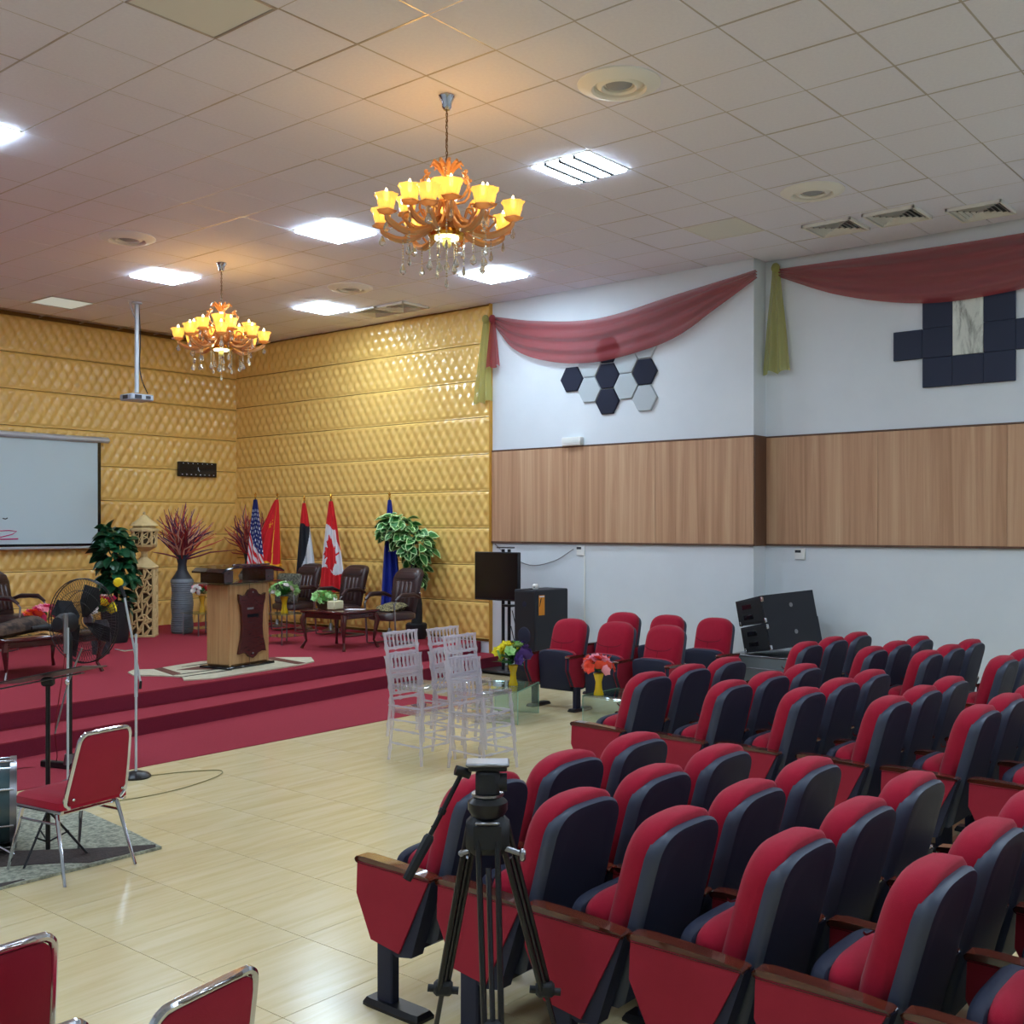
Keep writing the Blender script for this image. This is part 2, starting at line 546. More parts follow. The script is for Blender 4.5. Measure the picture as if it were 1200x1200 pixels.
# ceiling tiles hung between thin rails
CX, CY = 7.42, 8.53
CT = 0.62
LIGHTS = [(0, 0), (0, 5), (4, 5), (4, 0), (-6, 0), (0, -5)]
HIDLIGHTS = [(-6, -5), (-6, 5), (-6, -10), (0, -14), (4, -14), (-12, -5), (-12, 0), (-12, -10), (0, -19), (-6, -15)]
UNLIT = [(0, 9), (-6, -5), (4, -5)]
ROUND = [(-2, -7), (3, -7), (-2, 3), (3, 3)]
VENTS = [(5, -6.5), (5, -7.5), (5.55, -8.6), (5, 4.4), (5, 3.5)]
HIDLIGHTS.remove((-6, -5))
skip = set((a, round(b)) for a, b in LIGHTS + HIDLIGHTS + UNLIT)
ct = None
rest = MB()
nct = 0
for i in range(-17, 7):
    for j in range(-22, 12):
        if (i, j) in skip: continue
        x, y = CX + CT * i, CY + CT * j
        if y > YB - .1 or y < Y0 or x < X0: continue
        x1 = min(x + CT / 2, 11.48 if y < YS else 11.19)
        z = ZC + random.uniform(0, .004)
        vis = in_view(x, y, ZC, 30)
        if vis and nct < 300 and x1 > x + .3:
            if ct is None:
                ct = MB().box((0, 0, 0.008), (CT - .008, CT - .008, .016), .002).build('ceiling_tile', M['ctile'], ceiling, smooth=0)
                ct.location = (x, y, z)
            else:
                share(ct, 'ceiling_tile', ceiling, (x, y, z), (random.uniform(-.003, .003), random.uniform(-.003, .003), 0))
            nct += 1
        else:
            xa = x - CT / 2 + .006
            rest.box(((xa + x1) / 2, y, z + .008), (x1 - xa, CT - .012, .016))
tag(rest.build('ceiling_tiling', M['ctile'], ceiling, smooth=0), kind='stuff')
rx = MB().box((0, 0, 0), (.016, 19.5, .012)).build('ceiling_rail', M['cgrid'], ceiling, smooth=0)
rx.location = (CX + CT / 2, 5.6, ZC + .008)
for i in range(-10, 7):
    if i == 1: continue
    share(rx, 'ceiling_rail', ceiling, (CX + CT * (i - .5), 5.6, ZC + .008))
ry = MB().box((0, 0, 0), (14.2, .016, .012)).build('ceiling_rail', M['cgrid'], ceiling, smooth=0)
ry.location = (4.1, CY + CT / 2, ZC + .009)
for j in range(-13, 12):
    if j == 1: continue
    share(ry, 'ceiling_rail', ceiling, (4.1, CY + CT * (j - .5), ZC + .009))

# 3-D cladding panels: staggered diamond pillows
def diamond_sheet(wd, ht, cols, nd, A=0.028):
    mb = MB()
    nx, nz = cols * 10, nd * 12
    vs, fs = [], []
    for b in range(nz + 1):
        for a in range(nx + 1):
            u, v = a / nx * cols, b / nz * nd
            p, q = abs(sin(PI * (u + v))), abs(sin(PI * (u - v)))
            h = A * (.30 * min(p, q) ** 0.8 + .85 * (.5 - .5 * cos(2 * PI * u) * cos(2 * PI * v)) ** 1.2)
            if b in (0, nz): h = 0.0
            elif b in (1, nz - 1): h *= 0.4
            vs.append((a / nx * wd - wd / 2, -h - .012, b / nz * (ht - .010) - ht / 2 + .005))
    for b in range(nz):
        for a in range(nx):
            o = b * (nx + 1) + a
            fs.append((o, o + 1, o + nx + 2, o + nx + 1))
    n0 = len(vs)                                   # returns to the wall, top and bottom
    for b, zz in ((0, -ht / 2 + .005), (nz, ht / 2 - .005)):
        for a in range(nx + 1):
            vs.append((a / nx * wd - wd / 2, 0, zz))
        for a in range(nx):
            o, k = b * (nx + 1) + a, n0 + (0 if b == 0 else nx + 1) + a
            fs.append((o, o + 1, k + 1, k))
    return mb.add(vs, fs)
def clad(wall, z_seam, pitch, cells, place, wd, cols):
    first = None
    for k in range(-1, 10):
        zc = z_seam + pitch * (k + .5)
        if zc - pitch / 2 < 0.1: continue
        for c_ in cells:
            loc, rz = place(c_, zc)
            if zc + pitch / 2 > ZC + .03:
                continue
            if first is None:
                first = diamond_sheet(wd, pitch, cols, 2).build('cladding_panel', M['gold'], wall, smooth=180, fix=False)
                first.location = loc; first.rotation_euler = (0, 0, rz)
            else:
                share(first, 'cladding_panel', wall, loc, (0, 0, rz))
wb_ = bpy.data.objects['wall_back']
wy_ = bpy.data.objects['wall_right_backing']
wB, nB = 0.94, 9
clad(wb_, 0.17, 0.524, range(nB), lambda c_, z: ((XW - .02 - wB * (c_ + .5), YB, z), 0), wB, 6)
wS = (YB - .02 - YC) / 6
clad(wy_, 0.33, 0.506, range(6), lambda c_, z: ((XW - .012, YC + wS * (c_ + .5), z), -PI / 2), wS, 6)
struct('trim_1', MB().box((XW - .03, YC, 2.45), (.06, .022, 4.9), .004), mat('cladding_edge', (206, 152, 60), 0.4))

# wood band on the side wall
WZ0, WZ1 = 1.66, 2.895
def wood_run(name, x, ya, yb, n):
    t = struct(name, MB().box((x - .004, (ya + yb) / 2, (WZ0 + WZ1) / 2), (.008, yb - ya, WZ1 - WZ0)), M['woodtrim'], smooth=0)
    p = (yb - ya) / n
    f = None
    for i in range(n):
        loc = (x - .017, ya + p * (i + .5), (WZ0 + WZ1) / 2)
        if f is None:
            f = MB().box((0, 0, 0), (.018, p - .003, WZ1 - WZ0 - .02), .002).build('wood_panel', M['wood'], t, smooth=0)
            f.location = loc
        else:
            share(f, 'wood_panel', t, loc)
    MB().box((x - .018, (ya + yb) / 2, WZ0), (.034, yb - ya, .022), .003).build('bottom_edge', M['woodtrim'], t, smooth=0)
    MB().box((x - .016, (ya + yb) / 2, WZ1), (.030, yb - ya, .018), .003).build('top_edge', M['woodtrim'], t, smooth=0)
wood_run('trim_2', XW, YS - .01, YC - .012, 3)
wood_run('trim_3', XR, Y0 + 2, YS - .02, 7)
struct('trim_4', MB().box(((XW + XR) / 2 - .015, YS - .018, (WZ0 + WZ1) / 2), (XR - XW, .014, WZ1 - WZ0 + .02), .002), M['woodtrim'], smooth=0)
struct('baseboard_right', MB().box((XW - .008, (YS + 9.2) / 2, .05), (.014, 9.2 - YS, .1), .003).box((XR - .008, (Y0 + YS) / 2, .05), (.014, YS - Y0 - .02, .1), .003), mat('skirting', (200, 192, 176), .5), smooth=0)

# red stage with a step, and the carpet strip before it
def slab(poly, z0, z1):
    return MB().rings([[(x, y, z0) for x, y in poly], [(x, y, z1) for x, y in poly]])
def sy(x): return 9.15 + .1 * (x - 4.34)
def s2(x): return 8.62 + .11 * (x - 4.08)
stage = struct('trim_5', slab([(-2.5, sy(-2.5)), (XW - .05, sy(XW)), (XW - .05, YB - .05), (-2.5, YB - .05)], -.01, .30), M['carpet'], smooth=0)
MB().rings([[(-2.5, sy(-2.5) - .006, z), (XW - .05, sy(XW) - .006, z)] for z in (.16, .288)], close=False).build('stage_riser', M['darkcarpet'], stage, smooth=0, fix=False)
step = struct('trim_6', slab([(-2.5, s2(-2.5)), (XW - .05, s2(XW)), (XW - .05, sy(XW) - .01), (-2.5, sy(-2.5) - .01)], -.01, .15), M['carpet'], smooth=0)
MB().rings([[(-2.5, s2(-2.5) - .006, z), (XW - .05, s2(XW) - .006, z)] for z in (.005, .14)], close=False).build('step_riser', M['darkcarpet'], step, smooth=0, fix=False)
tag(slab([(-2.5, 7.50), (8.7, 7.66), (8.7, s2(8.7)), (-2.5, s2(-2.5) - .02)], .0005, .006).build('carpet_runner', M['carpet'], smooth=0), 'flat red carpet strip on the floor before the stage step', 'carpet')

# ------------------------------------------------------------------ ceiling lights and air outlets
where = {(0, 0): 'bright square ceiling light left of the nearer chandelier', (0, 5): 'bright square ceiling light above and left of the farther chandelier',
         (4, 5): 'bright square ceiling light between the two chandeliers, towards the stage corner', (4, 0): 'bright square ceiling light seen behind the crystals of the nearer chandelier',
         (-6, 0): 'bright ceiling light cut off by the left edge of the photo', (0, -5): 'louvred ceiling light of four bright strips near the white wall'}
def light_at(i, j, label):
    t = thing('ceiling_light', label, 'ceiling light', (CX + CT * i, CY + CT * j, ZC), 0, 'square ceiling lights')
    hw = CT / 2 - .008
    f = MB()
    for a in (-1, 1):
        f.box((a * (hw - .006), 0, .006), (.012, hw * 2, .02), .002)
        f.box((0, a * (hw - .006), .006), (hw * 2, .012, .02), .002)
    f.build('frame', M['white'], t)
    if (i, j) == (0, -5):
        f = None
        for q in range(4):
            y_ = -.222 + .148 * q
            if f is None:
                f = MB().box((0, 0, 0), (.57, .112, .03)).build('light_strip', M['led'], t, smooth=0); f.location = (0, y_, -.002)
            else:
                share(f, 'light_strip', t, (0, y_, -.002))
        for q in range(3):
            MB().box((0, -.148 + .148 * q, -.004), (.57, .034, .044), .004).build('louvre', M['grille'], t)
    else:
        MB().box((0, 0, -.004), (hw * 2 - .024, hw * 2 - .024, .034)).build('diffuser', M['led'], t, smooth=0)  # set proud of the tiles so glowing sides add a halo around it
for (i, j) in LIGHTS: light_at(i, j, where[i, j])
for n_, (i, j) in enumerate(HIDLIGHTS):
    if in_view(CX + CT * i, CY + CT * j, ZC, 0): continue
    light_at(i, j, 'square ceiling light over the rear seating, %s of those outside the picture' % ['first', 'second', 'third', 'fourth', 'fifth', 'sixth', 'seventh', 'eighth', 'ninth', 'tenth'][n_])
for (i, j), lab in zip(UNLIT, ['unlit pale ceiling panel above the projection screen', 'unlit ivory ceiling panel at the top edge of the photo', 'unlit pale ceiling panel near the white wall column']):
    t = thing('unlit_light', lab, 'ceiling light', (CX + CT * i, CY + CT * j, ZC), 0, None)
    MB().box((0, 0, .008), (CT - .03, CT - .03, .012), .002).build('diffuser', mat('dim_diffuser', (226, 232, 222), .5, emit=(.85, 1, .9), estr=.10) if j == 9 else M['paleled'], t, smooth=0)  # faint emission imitates light reflected by the switched-off panel above the screen
    f = MB()
    for a in (-1, 1):
        f.box((a * (CT / 2 - .010), 0, .006), (.012, CT - .01, .02), .002).box((0, a * (CT / 2 - .010), .006), (CT - .01, .012, .02), .002)
    f.build('frame', M['white'] if i == 4 else M['cgrid'], t)
rd_lab = ['round white ceiling air outlet nearest the camera, right of the nearer chandelier', 'round white ceiling air outlet near the wall vents on the right',
          'round white ceiling air outlet left, above the projector', 'round white ceiling air outlet behind the nearer chandelier']
for (i, j), lab in zip(ROUND, rd_lab):
    t = thing('round_air_outlet', lab, 'air vent', (CX + CT * i, CY + CT * j, ZC), 0, 'round ceiling air outlets')
    MB().lathe([(.285, .004), (.285, -.006), (.24, -.03), (.19, -.042), (.175, -.03), (.18, .0)], 28).build('outer_ring', M['white'], t)
    MB().lathe([(.165, .002), (.15, -.02), (.12, -.034), (.105, -.02), (.11, .002)], 28).build('inner_ring', M['white'], t)
    MB().lathe([(.0, -.03), (.05, -.028), (.088, -.012), (.095, .004)], 24).build('core', M['diffgrey'], t)
vlab = ['square slatted ceiling vent beside the wall column', 'second square slatted ceiling vent from the wall column', 'slatted ceiling vent over the red swag at the far right',
        'slatted ceiling vent over the cladding, nearer the stage corner', 'slatted ceiling vent over the cladding, nearer the white wall']
for (i, j), lab in zip(VENTS, vlab):
    t = thing('square_air_vent', lab, 'air vent', (CX + CT * i, CY + CT * j, ZC), 0, 'square ceiling air vents')
    h = .255
    f = MB()
    for a in (-1, 1):
        f.box((a * (h - .012), 0, -.016), (.024, h * 2, .032), .003).box((0, a * (h - .012), -.016), (h * 2, .024, .032), .003)
    f.build('frame', M['white'], t)
    MB().box((0, 0, -.003), (h * 2 - .04, h * 2 - .04, .003)).build('backing', M['matblack'], t, smooth=0)  # black sheet painted in for the shade of the open duct
    for q in range(5):
        r_ = h - .045 - q * .045
        b = MB()
        for a, bb in ((1, 0), (-1, 0), (0, 1), (0, -1)):
            if a: vs = [(a * r_, -r_, -.030), (a * r_, r_, -.030), (a * (r_ - .014), r_ - .014, -.008), (a * (r_ - .014), -r_ + .014, -.008)]
            else: vs = [(-r_, bb * r_, -.030), (r_, bb * r_, -.030), (r_ - .014, bb * (r_ - .014), -.008), (-r_ + .014, bb * (r_ - .014), -.008)]
            b.add(vs + [(x, y, z + .003) for x, y, z in vs], [(0, 1, 2, 3), (4, 5, 6, 7), (0, 1, 5, 4), (2, 3, 7, 6)])
        b.build('slat', M['white'], t, smooth=0)

# ------------------------------------------------------------------ chandeliers
def curve_pts(cp, n):
    ts = [i / (len(cp) - 1) for i in range(len(cp))]
    return [tuple(interp([(ts[i], cp[i][k]) for i in range(len(cp))], j / n) for k in range(3)) for j in range(n + 1)]
def arm_parts(root, r, z_cup, z_low, ang, big):
    T = Matrix.Rotation(ang, 4, 'Z')
    a = MB()
    pts = curve_pts([(.05, 0, z_low + .16), (r * .35, 0, z_low + .04), (r * .68, 0, z_low), (r * .95, 0, z_low + .05), (r, 0, z_cup - .02)], 12)
    a.tube(pts, [.016 + .009 * sin(PI * i / 12) for i in range(13)], 6)
    a.tube(curve_pts([(r * .55, 0, z_low + .01), (r * .75, 0, z_low + .10), (r * .60, 0, z_low + .14), (r * .52, 0, z_low + .09)], 7), .009, 5)
    a.lathe([(.012, z_cup - .03), (.06, z_cup - .012), (.068, z_cup), (.03, z_cup + .008), (.0, z_cup + .008)], 10, (r, 0, 0), wob=lambda q, z: .12 * cos(5 * q))
    return a, T
def chandelier(loc, rz, label):
    t = thing('chandelier', label, 'chandelier', loc, rz, 'amber crystal chandeliers')
    MB().lathe([(.0, 0), (.055, 0), (.058, -.008), (.038, -.05), (.034, -.085), (.022, -.1), (.0, -.1)], 18).build('ceiling_cup', M['chrome'], t)
    ch = MB()
    for q in range(17):
        z = -.11 - q * .0225
        a = q % 2 * PI / 2
        ch.tube([(cos(a) * .008 * cos(p), sin(a) * .008 * cos(p), z + .014 * sin(p)) for p in [2 * PI * i / 8 for i in range(8)]], .0028, 4, True)
    ch.tube([(0.006 * sin(i * 1.9), .006 * cos(i * 1.9), -.1 - i * .0385) for i in range(11)], .004, 5)
    ch.build('chain', mat('bronze_chain', (110, 84, 60), .4, metal=.6), t)
    f = MB()                                            # crown of petals
    for q in range(10):
        a = 2 * PI * q / 10
        f.tube([(.02 * cos(a), .02 * sin(a), -.56), (.06 * cos(a), .06 * sin(a), -.50), (.10 * cos(a), .10 * sin(a), -.475), (.12 * cos(a), .12 * sin(a), -.50)], [.012, .018, .014, .004], 5)
    f.lathe([(.0, -.49), (.02, -.50), (.03, -.54), (.012, -.60), (.0, -.60)], 12)
    f.build('crown', M['amber'], t)
    b = MB()
    b.lathe([(.0, -.58), (.02, -.59), (.022, -.62), (.03, -.70), (.055, -.74), (.03, -.78), (.022, -.84), (.05, -.90), (.07, -.95), (.045, -1.0), (.02, -1.03), (.0, -1.03)], 16, wob=lambda q, z: .08 * cos(8 * q))
    b.build('column', M['amber'], t)
    MB().lathe([(.045, -.735), (.085, -.69), (.10, -.63), (.118, -.60), (.108, -.60), (.09, -.64), (.075, -.69), (.03, -.725)], 18, wob=lambda q, z: .05 * cos(9 * q)).build('centre_shade', M['shade'], t)
    MB().ball((0, 0, -.585), .024).build('centre_bulb', M['bulb'], t)
    s = MB()                                            # leaf scrolls round the centre shade
    for q in range(6):
        T = Matrix.Rotation(2 * PI * q / 6 + .4, 4, 'Z')
        m2 = MB().tube(curve_pts([(.03, 0, -.76), (.15, 0, -.72), (.185, 0, -.62), (.13, 0, -.56), (.155, 0, -.60)], 9), [.010] * 5 + [.008] * 5, 5)
        m2.ball((.16, 0, -.56), .018, 6, 4).ball((.195, 0, -.63), .014, 6, 4)
        s.add(m2.v, m2.f, T)
    s.build('scroll', M['amber'], t)
    d0 = {}
    def hang(x, y, z, nb=5):
        if nb not in d0:
            m_ = MB()
            for q in range(nb): m_.ball((0, 0, -.010 - q * .019), .0075, 6, 4)
            e_ = -.005 - nb * .019
            m_.lathe([(.0, e_), (.008, e_ - .008), (.026, e_ - .045), (.024, e_ - .062), (.0, e_ - .078)], 7, (0, 0, 0), Matrix.Diagonal((1, .55, 1)).to_3x3())
            d0[nb] = o = m_.build('crystal_drop', M['crystal'], t, smooth=0); o.location = (x, y, z); o.rotation_euler = (0, 0, x * 9)
        else:
            share(d0[nb], 'crystal_drop', t, (x, y, z), (0, 0, x * 9))
    sh = MB().lathe([(.028, .0), (.05, .012), (.058, .05), (.064, .085), (.082, .11), (.076, .11), (.058, .088), (.05, .05), (.04, .02), (.0, .012)], 16, wob=lambda q, z: .07 * cos(8 * q) * (z > .04))
    bu = MB().lathe([(.0, .06), (.013, .07), (.016, .11), (.012, .128), (.005, .15), (.0, .155)], 8)
    s0 = [None, None]
    for n, r, zc, zl, off in ((8, .475, -.885, -1.0, 0.2), (6, .31, -.80, -.92, .55)):
        for q in range(n):
            a = off + 2 * PI * q / n
            mb, T = arm_parts(t, r, zc, zl, a, n == 8)
            if q == 0: o = mb.build('arm', M['amber'], t); first = o; o.rotation_euler = (0, 0, a)
            else: o = share(first, 'arm', t, (0, 0, 0), (0, 0, a))
            if s0[0] is None:
                s0[0] = sh.build('shade', M['shade'], o); s0[0].location = (r, 0, zc)
                s0[1] = bu.build('bulb', M['bulb'], o); s0[1].location = (r, 0, zc)
            else:
                share(s0[0], 'shade', o, (r, 0, zc)); share(s0[1], 'bulb', o, (r, 0, zc))
            hang(r * cos(a), r * sin(a), zc - .03, 2)
            if n == 8: hang(r * .66 * cos(a + .08), r * .66 * sin(a + .08), zl, 5 + 2 * (q % 3))
            else: hang(r * 1.0 * cos(a - .1), r * 1.0 * sin(a - .1), zl - .03, 7)
    for q in range(6): hang(.12 * cos(q * PI / 3), .12 * sin(q * PI / 3), -1.0, 8 + 2 * (q % 2))
    hang(0, 0, -1.07, 11)
    MB().lathe([(.0, -.955), (.115, -.955), (.135, -.98), (.12, -1.0), (.0, -1.0)], 20).build('lamp_plate', M['goldmetal'], t)
    MB().lathe([(.085, -1.001), (.085, -1.008), (.055, -1.008), (.055, -1.001)], 20).build('diode_ring', M['bowlled'], t)
    MB().lathe([(.0, -1.0), (.03, -1.005), (.034, -1.05), (.02, -1.07), (.0, -1.07)], 12).build('finial', mat('finial_glow', (226, 210, 120), .3), t)  # plain pale yellow finial
    for zz, e_ in ((-.62, .62), (-.80, .38)):
        ld = bpy.data.lights.new('chandelier_glow', 'POINT')
        ld.energy = BULB_W * e_; ld.color = (1.0, 0.56, 0.20); ld.shadow_soft_size = .22
        lo = bpy.data.objects.new('chandelier_glow', ld); C.objects.link(lo); lo.parent = t; lo.location = (0, 0, zz + .05 if zz > -.7 else zz)
chandelier((5.58, 5.24, ZC), .3, 'large amber glass chandelier nearer the camera, hanging mid ceiling')
chandelier((7.46, 10.55, ZC), .75, 'amber glass chandelier farther off, over the stage')

# ------------------------------------------------------------------ draped cloth on the side wall
def swag(name, x, ya, yb, top, bot, label, m='swag', seed=1):
    """top / bot: z at fractions along the run from ya to yb"""
    rnd = random.Random(seed)
    NS, NTT = 64, 30
    ph = [rnd.uniform(0, 6) for _ in range(4)]
    vs, fs = [], []
    for i in range(NS + 1):
        s = i / NS
        zt, zb = interp(top, s), interp(bot, s)
        y = ya + (yb - ya) * s
        g = min(1, sin(PI * s) * 2.2)
        for j in range(NTT + 1):
            t = j / NTT
            fold = (.5 + .5 * sin(t * 21 + ph[0] + 1.3 * sin(3 * s + ph[1]))) * .045 + (.5 + .5 * sin(t * 9 + ph[2] - 1.5 * s)) * .035
            d = .03 + g * (fold + .05 * sin(PI * t)) + (1 - g) * .02 * (1 + sin(t * 18))
            vs.append((x - d, y, zt + (zb - zt) * (t + .012 * sin(t * 21 + ph[0]))))
    for i in range(NS):
        for j in range(NTT):
            o = i * (NTT + 1) + j
            fs.append((o, o + 1, o + NTT + 2, o + NTT + 1))
    return tag(MB().add(vs, fs).build(name, M[m], smooth=180, fix=False), label, 'drape', 'sheer drapes along the side wall')
swag('swag_drape', XW, 9.64, 5.70, [(0, 4.72), (.2, 4.56), (.45, 4.47), (.75, 4.62), (1, 4.76)], [(0, 4.64), (.1, 4.25), (.25, 4.02), (.43, 3.93), (.6, 3.99), (.75, 4.13), (.9, 4.44), (1, 4.67)], 'sheer red swag hanging over the hexagon panels', seed=2)
swag('swag_drape', XR, 5.60, 1.2, [(0, 4.80), (.35, 4.76), (.62, 4.76), (1, 4.80)], [(0, 4.72), (.17, 4.40), (.36, 4.20), (.52, 4.18), (.7, 4.28), (1, 4.70)], 'sheer red swag over the navy square panels on the right', seed=5)
def tail(name, x, yc, zt, zb, w0, w1, mt, label, lean=0.0, seed=1, folds=5):
    rnd = random.Random(seed)
    vs, fs = [], []
    NA, NZ = 30, 16
    for k in range(NZ + 1):
        t = k / NZ
        wd = interp([(0, w0 * .9), (.08, w0), (.5, (w0 + w1) / 2), (1, w1)], t)
        for a in range(NA + 1):
            s = a / NA
            y = yc + (s - .5) * wd + lean * t
            d = .05 + .03 * (.3 + t) * (1 + sin(s * 2 * PI * folds / 2 + seed)) + .02 * (1 - abs(2 * s - 1))
            vs.append((x - d, y, zt + (zb - zt) * t + (.02 * sin(s * 11) if k == NZ else 0)))
    for k in range(NZ):
        for a in range(NA):
            o = k * (NA + 1) + a
            fs.append((o, o + 1, o + NA + 2, o + NA + 1))
    mb = MB().add(vs, fs)
    o = tag(mb.build(name, M[mt], smooth=180, fix=False), label, 'drape', 'sheer drapes along the side wall')
    kb = MB().ball((x - .07, yc, zt + .01), .05, 10, 7, (1, 1, 1.2))
    kb.build('knot', M[mt], o)
    return o
tail('drape_tail', XR, 5.60, 4.80, 3.62, .11, .34, 'olive', 'sheer olive drape tail hanging at the wall column', -.02, 3)
tail('drape_tail', XW, 9.73, 4.68, 3.56, .10, .30, 'olive', 'sheer olive drape tail hanging at the edge of the gold cladding', .03, 4)
tail('drape_tail', XW - .03, 9.58, 4.66, 4.02, .08, .22, 'swag', 'short red drape tail beside the gold cladding edge', -.03, 6)

# ------------------------------------------------------------------ acoustic panels on the side wall
hx = MB()
Rh = .178
outl = [(Rh * cos(PI / 3 * q), Rh * sin(PI / 3 * q)) for q in range(6)]
hx.rings([[(0, u * k, v * k) for u, v in outl] for k in (1.0,)] + [[(-.022, u, v) for u, v in outl], [(-.03, u * .95, v * .95) for u, v in outl]])
hexes = [(8.31, 3.755, 'b', 'black hexagon wall panel standing apart at the far left of the cluster'),
         (8.03, 3.915, 'g', 'pale grey hexagon panel just right of the lone black one, upper'),
         (8.03, 3.595, 'g', 'pale grey hexagon panel just right of the lone black one, lower'),
         (7.755, 4.07, 'b', 'black hexagon panel showing through the red swag'),
         (7.755, 3.75, 'b', 'black hexagon panel in the middle column, just under the swag'),
         (7.755, 3.43, 'b', 'black hexagon panel at the bottom of the middle column'),
         (7.48, 3.915, 'g', 'pale grey hexagon panel right of the middle column, upper'),
         (7.48, 3.595, 'g', 'pale grey hexagon panel right of the middle column, lower'),
         (7.205, 4.07, 'g', 'pale grey hexagon panel half hidden by the swag, at the right'),
         (7.205, 3.75, 'b', 'black hexagon panel at the right of the cluster'),
         (7.205, 3.43, 'g', 'pale grey hexagon panel at the lower right of the cluster')]
h0 = {}
for y, z, k, lab in hexes:
    if k not in h0:
        o = h0[k] = hx.build('hexagon_panel', M['hexblack' if k == 'b' else 'hexgrey'])
    else:
        o = h0[k].copy(); C.objects.link(o)
    o.location = (XW, y, z)
    tag(o, lab, 'wall panel', 'hexagon acoustic panels')
sqm = MB().box((-.016, 0, 0), (.03, .302, .304), .004)
rows = {0: (3.47, (0, 1, 2)), 1: (3.777, (-1, 0, 2, 3)), 2: (4.083, (0, 2))}
cname = {-1: 'far left arm', 0: 'left column', 1: 'centre column', 2: 'right column', 3: 'far right arm'}
rname = {0: 'bottom row', 1: 'middle row', 2: 'top row'}
art = thing('stepped_wall_art', 'stepped navy wall art of square panels round a marble piece', 'wall art', (XR, 3.505, 3.47))
s0 = None
for r_, (z, cs) in rows.items():
    for c_ in cs:
        if s0 is None: o = s0 = sqm.build('square_panel', M['acoustic'], art, smooth=0)
        else: o = share(s0, 'square_panel', art, (0, 0, 0))
        o.location = (0, 3.81 - .305 * c_ - 3.505, z - 3.47)
tag(MB().box((-.016, 0, .46), (.03, .30, .61), .004).build('marble_piece', M['marble'], art, smooth=0), 'pale veined marble piece')

# small fittings on the side wall
t = thing('wall_unit', 'small white box on the wall just above the wood band', 'wall unit', (XW, 8.28, 2.955))
MB().box((-.04, 0, .0), (.08, .30, .11), .01).build('body', M['white'], t)
MB().box((-.083, 0, .0), (.006, .26, .045), .002).build('front_panel', M['paleled'], t)
for nm, (x, y, z), lab in (('thermostat', (XW, 8.17, 1.565), 'white thermostat beside the hanging cord under the wood band'), ('thermostat', (XR, 5.33, 1.56), 'white thermostat under the wood band right of the wall column')):
    t = thing(nm, lab, 'thermostat', (x, y, z), 0, 'white wall thermostats')
    MB().box((-.012, 0, 0), (.024, .125, .125), .006).build('body', M['white'], t)
    MB().box((-.026, .02, .03), (.004, .07, .03)).build('display', M['grille'], t, smooth=0)
cb = MB().tube(curve_pts([(XW - .02, 8.28, 1.58), (XW - .02, 8.6, 1.42), (XW - .02, 9.0, 1.36), (XW - .02, 9.4, 1.50), (XW - .02, 9.6, 1.63)], 20), .006, 5)
tag(cb.build('hanging_cable', M['steel']), 'thin grey cable sagging along the white wall', 'cable')
tag(MB().box((XW - .012, 8.11, .76), (.016, .018, 1.48), .003).build('cable_trunking', M['white']), 'thin white cable strip running down from the thermostat', 'cable cover')

# ------------------------------------------------------------------ on the back wall
t = thing('projection_screen', 'pulled-down projection screen on the gold wall, with a cut-off magenta scribble', 'projection screen', (0, YB - .09, 0))
def zscreen(x): return 0
MB().box((6.35, -.03, 1.58 + .79), (4.5, .006, 1.52)).build('fabric', M['screen'], t, smooth=0)
bd = MB()
bd.box((8.60 + .02, -.032, 2.37), (.05, .008, 1.55)).box((6.37, -.032, 1.60), (4.55, .008, .035))
bd.build('black_border', M['screenblack'], t, smooth=0)
MB().box((6.38, -.035, 1.56), (4.6, .03, .04), .01).build('bottom_bar', M['alu'], t)
MB().box((6.45, -.05, 3.175), (4.66, .09, .085), .03).build('roller_case', M['alu'], t)
ink = MB()
ink.tube([(7.0, -.036, 1.80), (7.25, -.036, 1.815), (7.36, -.036, 1.80), (7.30, -.036, 1.76), (7.05, -.036, 1.70)], .007, 4)
ink.tube([(7.0, -.036, 1.695), (7.2, -.036, 1.69), (7.38, -.036, 1.695)], .010, 4)
ink.build('magenta_scribble', M['pink'], t)
MB().tube([(7.16, -.036, 1.985), (7.20, -.036, 1.975), (7.23, -.036, 1.99)], .008, 4).build('ink_mark', M['darkink'], t)
t = thing('wall_clock', 'long black panel clock on the gold wall near the corner', 'clock', (10.37, YB - .07, 2.80))
MB().box((0, 0, 0), (.72, .06, .24), .008).build('case', M['screenblack'], t)
tk = MB()
for q in range(8): tk.box((-.30 + .085 * q, -.033, -.085), (.02, .003, .012))
for q in range(7): tk.box((-.28 + .09 * q, -.033, .095), (.015, .003, .008))
tk.box((.0, -.033, .01), (.008, .003, .05)).box((.02, -.033, -.02), (.006, .003, .03))
tk.build('marks', M['paper'], t, smooth=0)

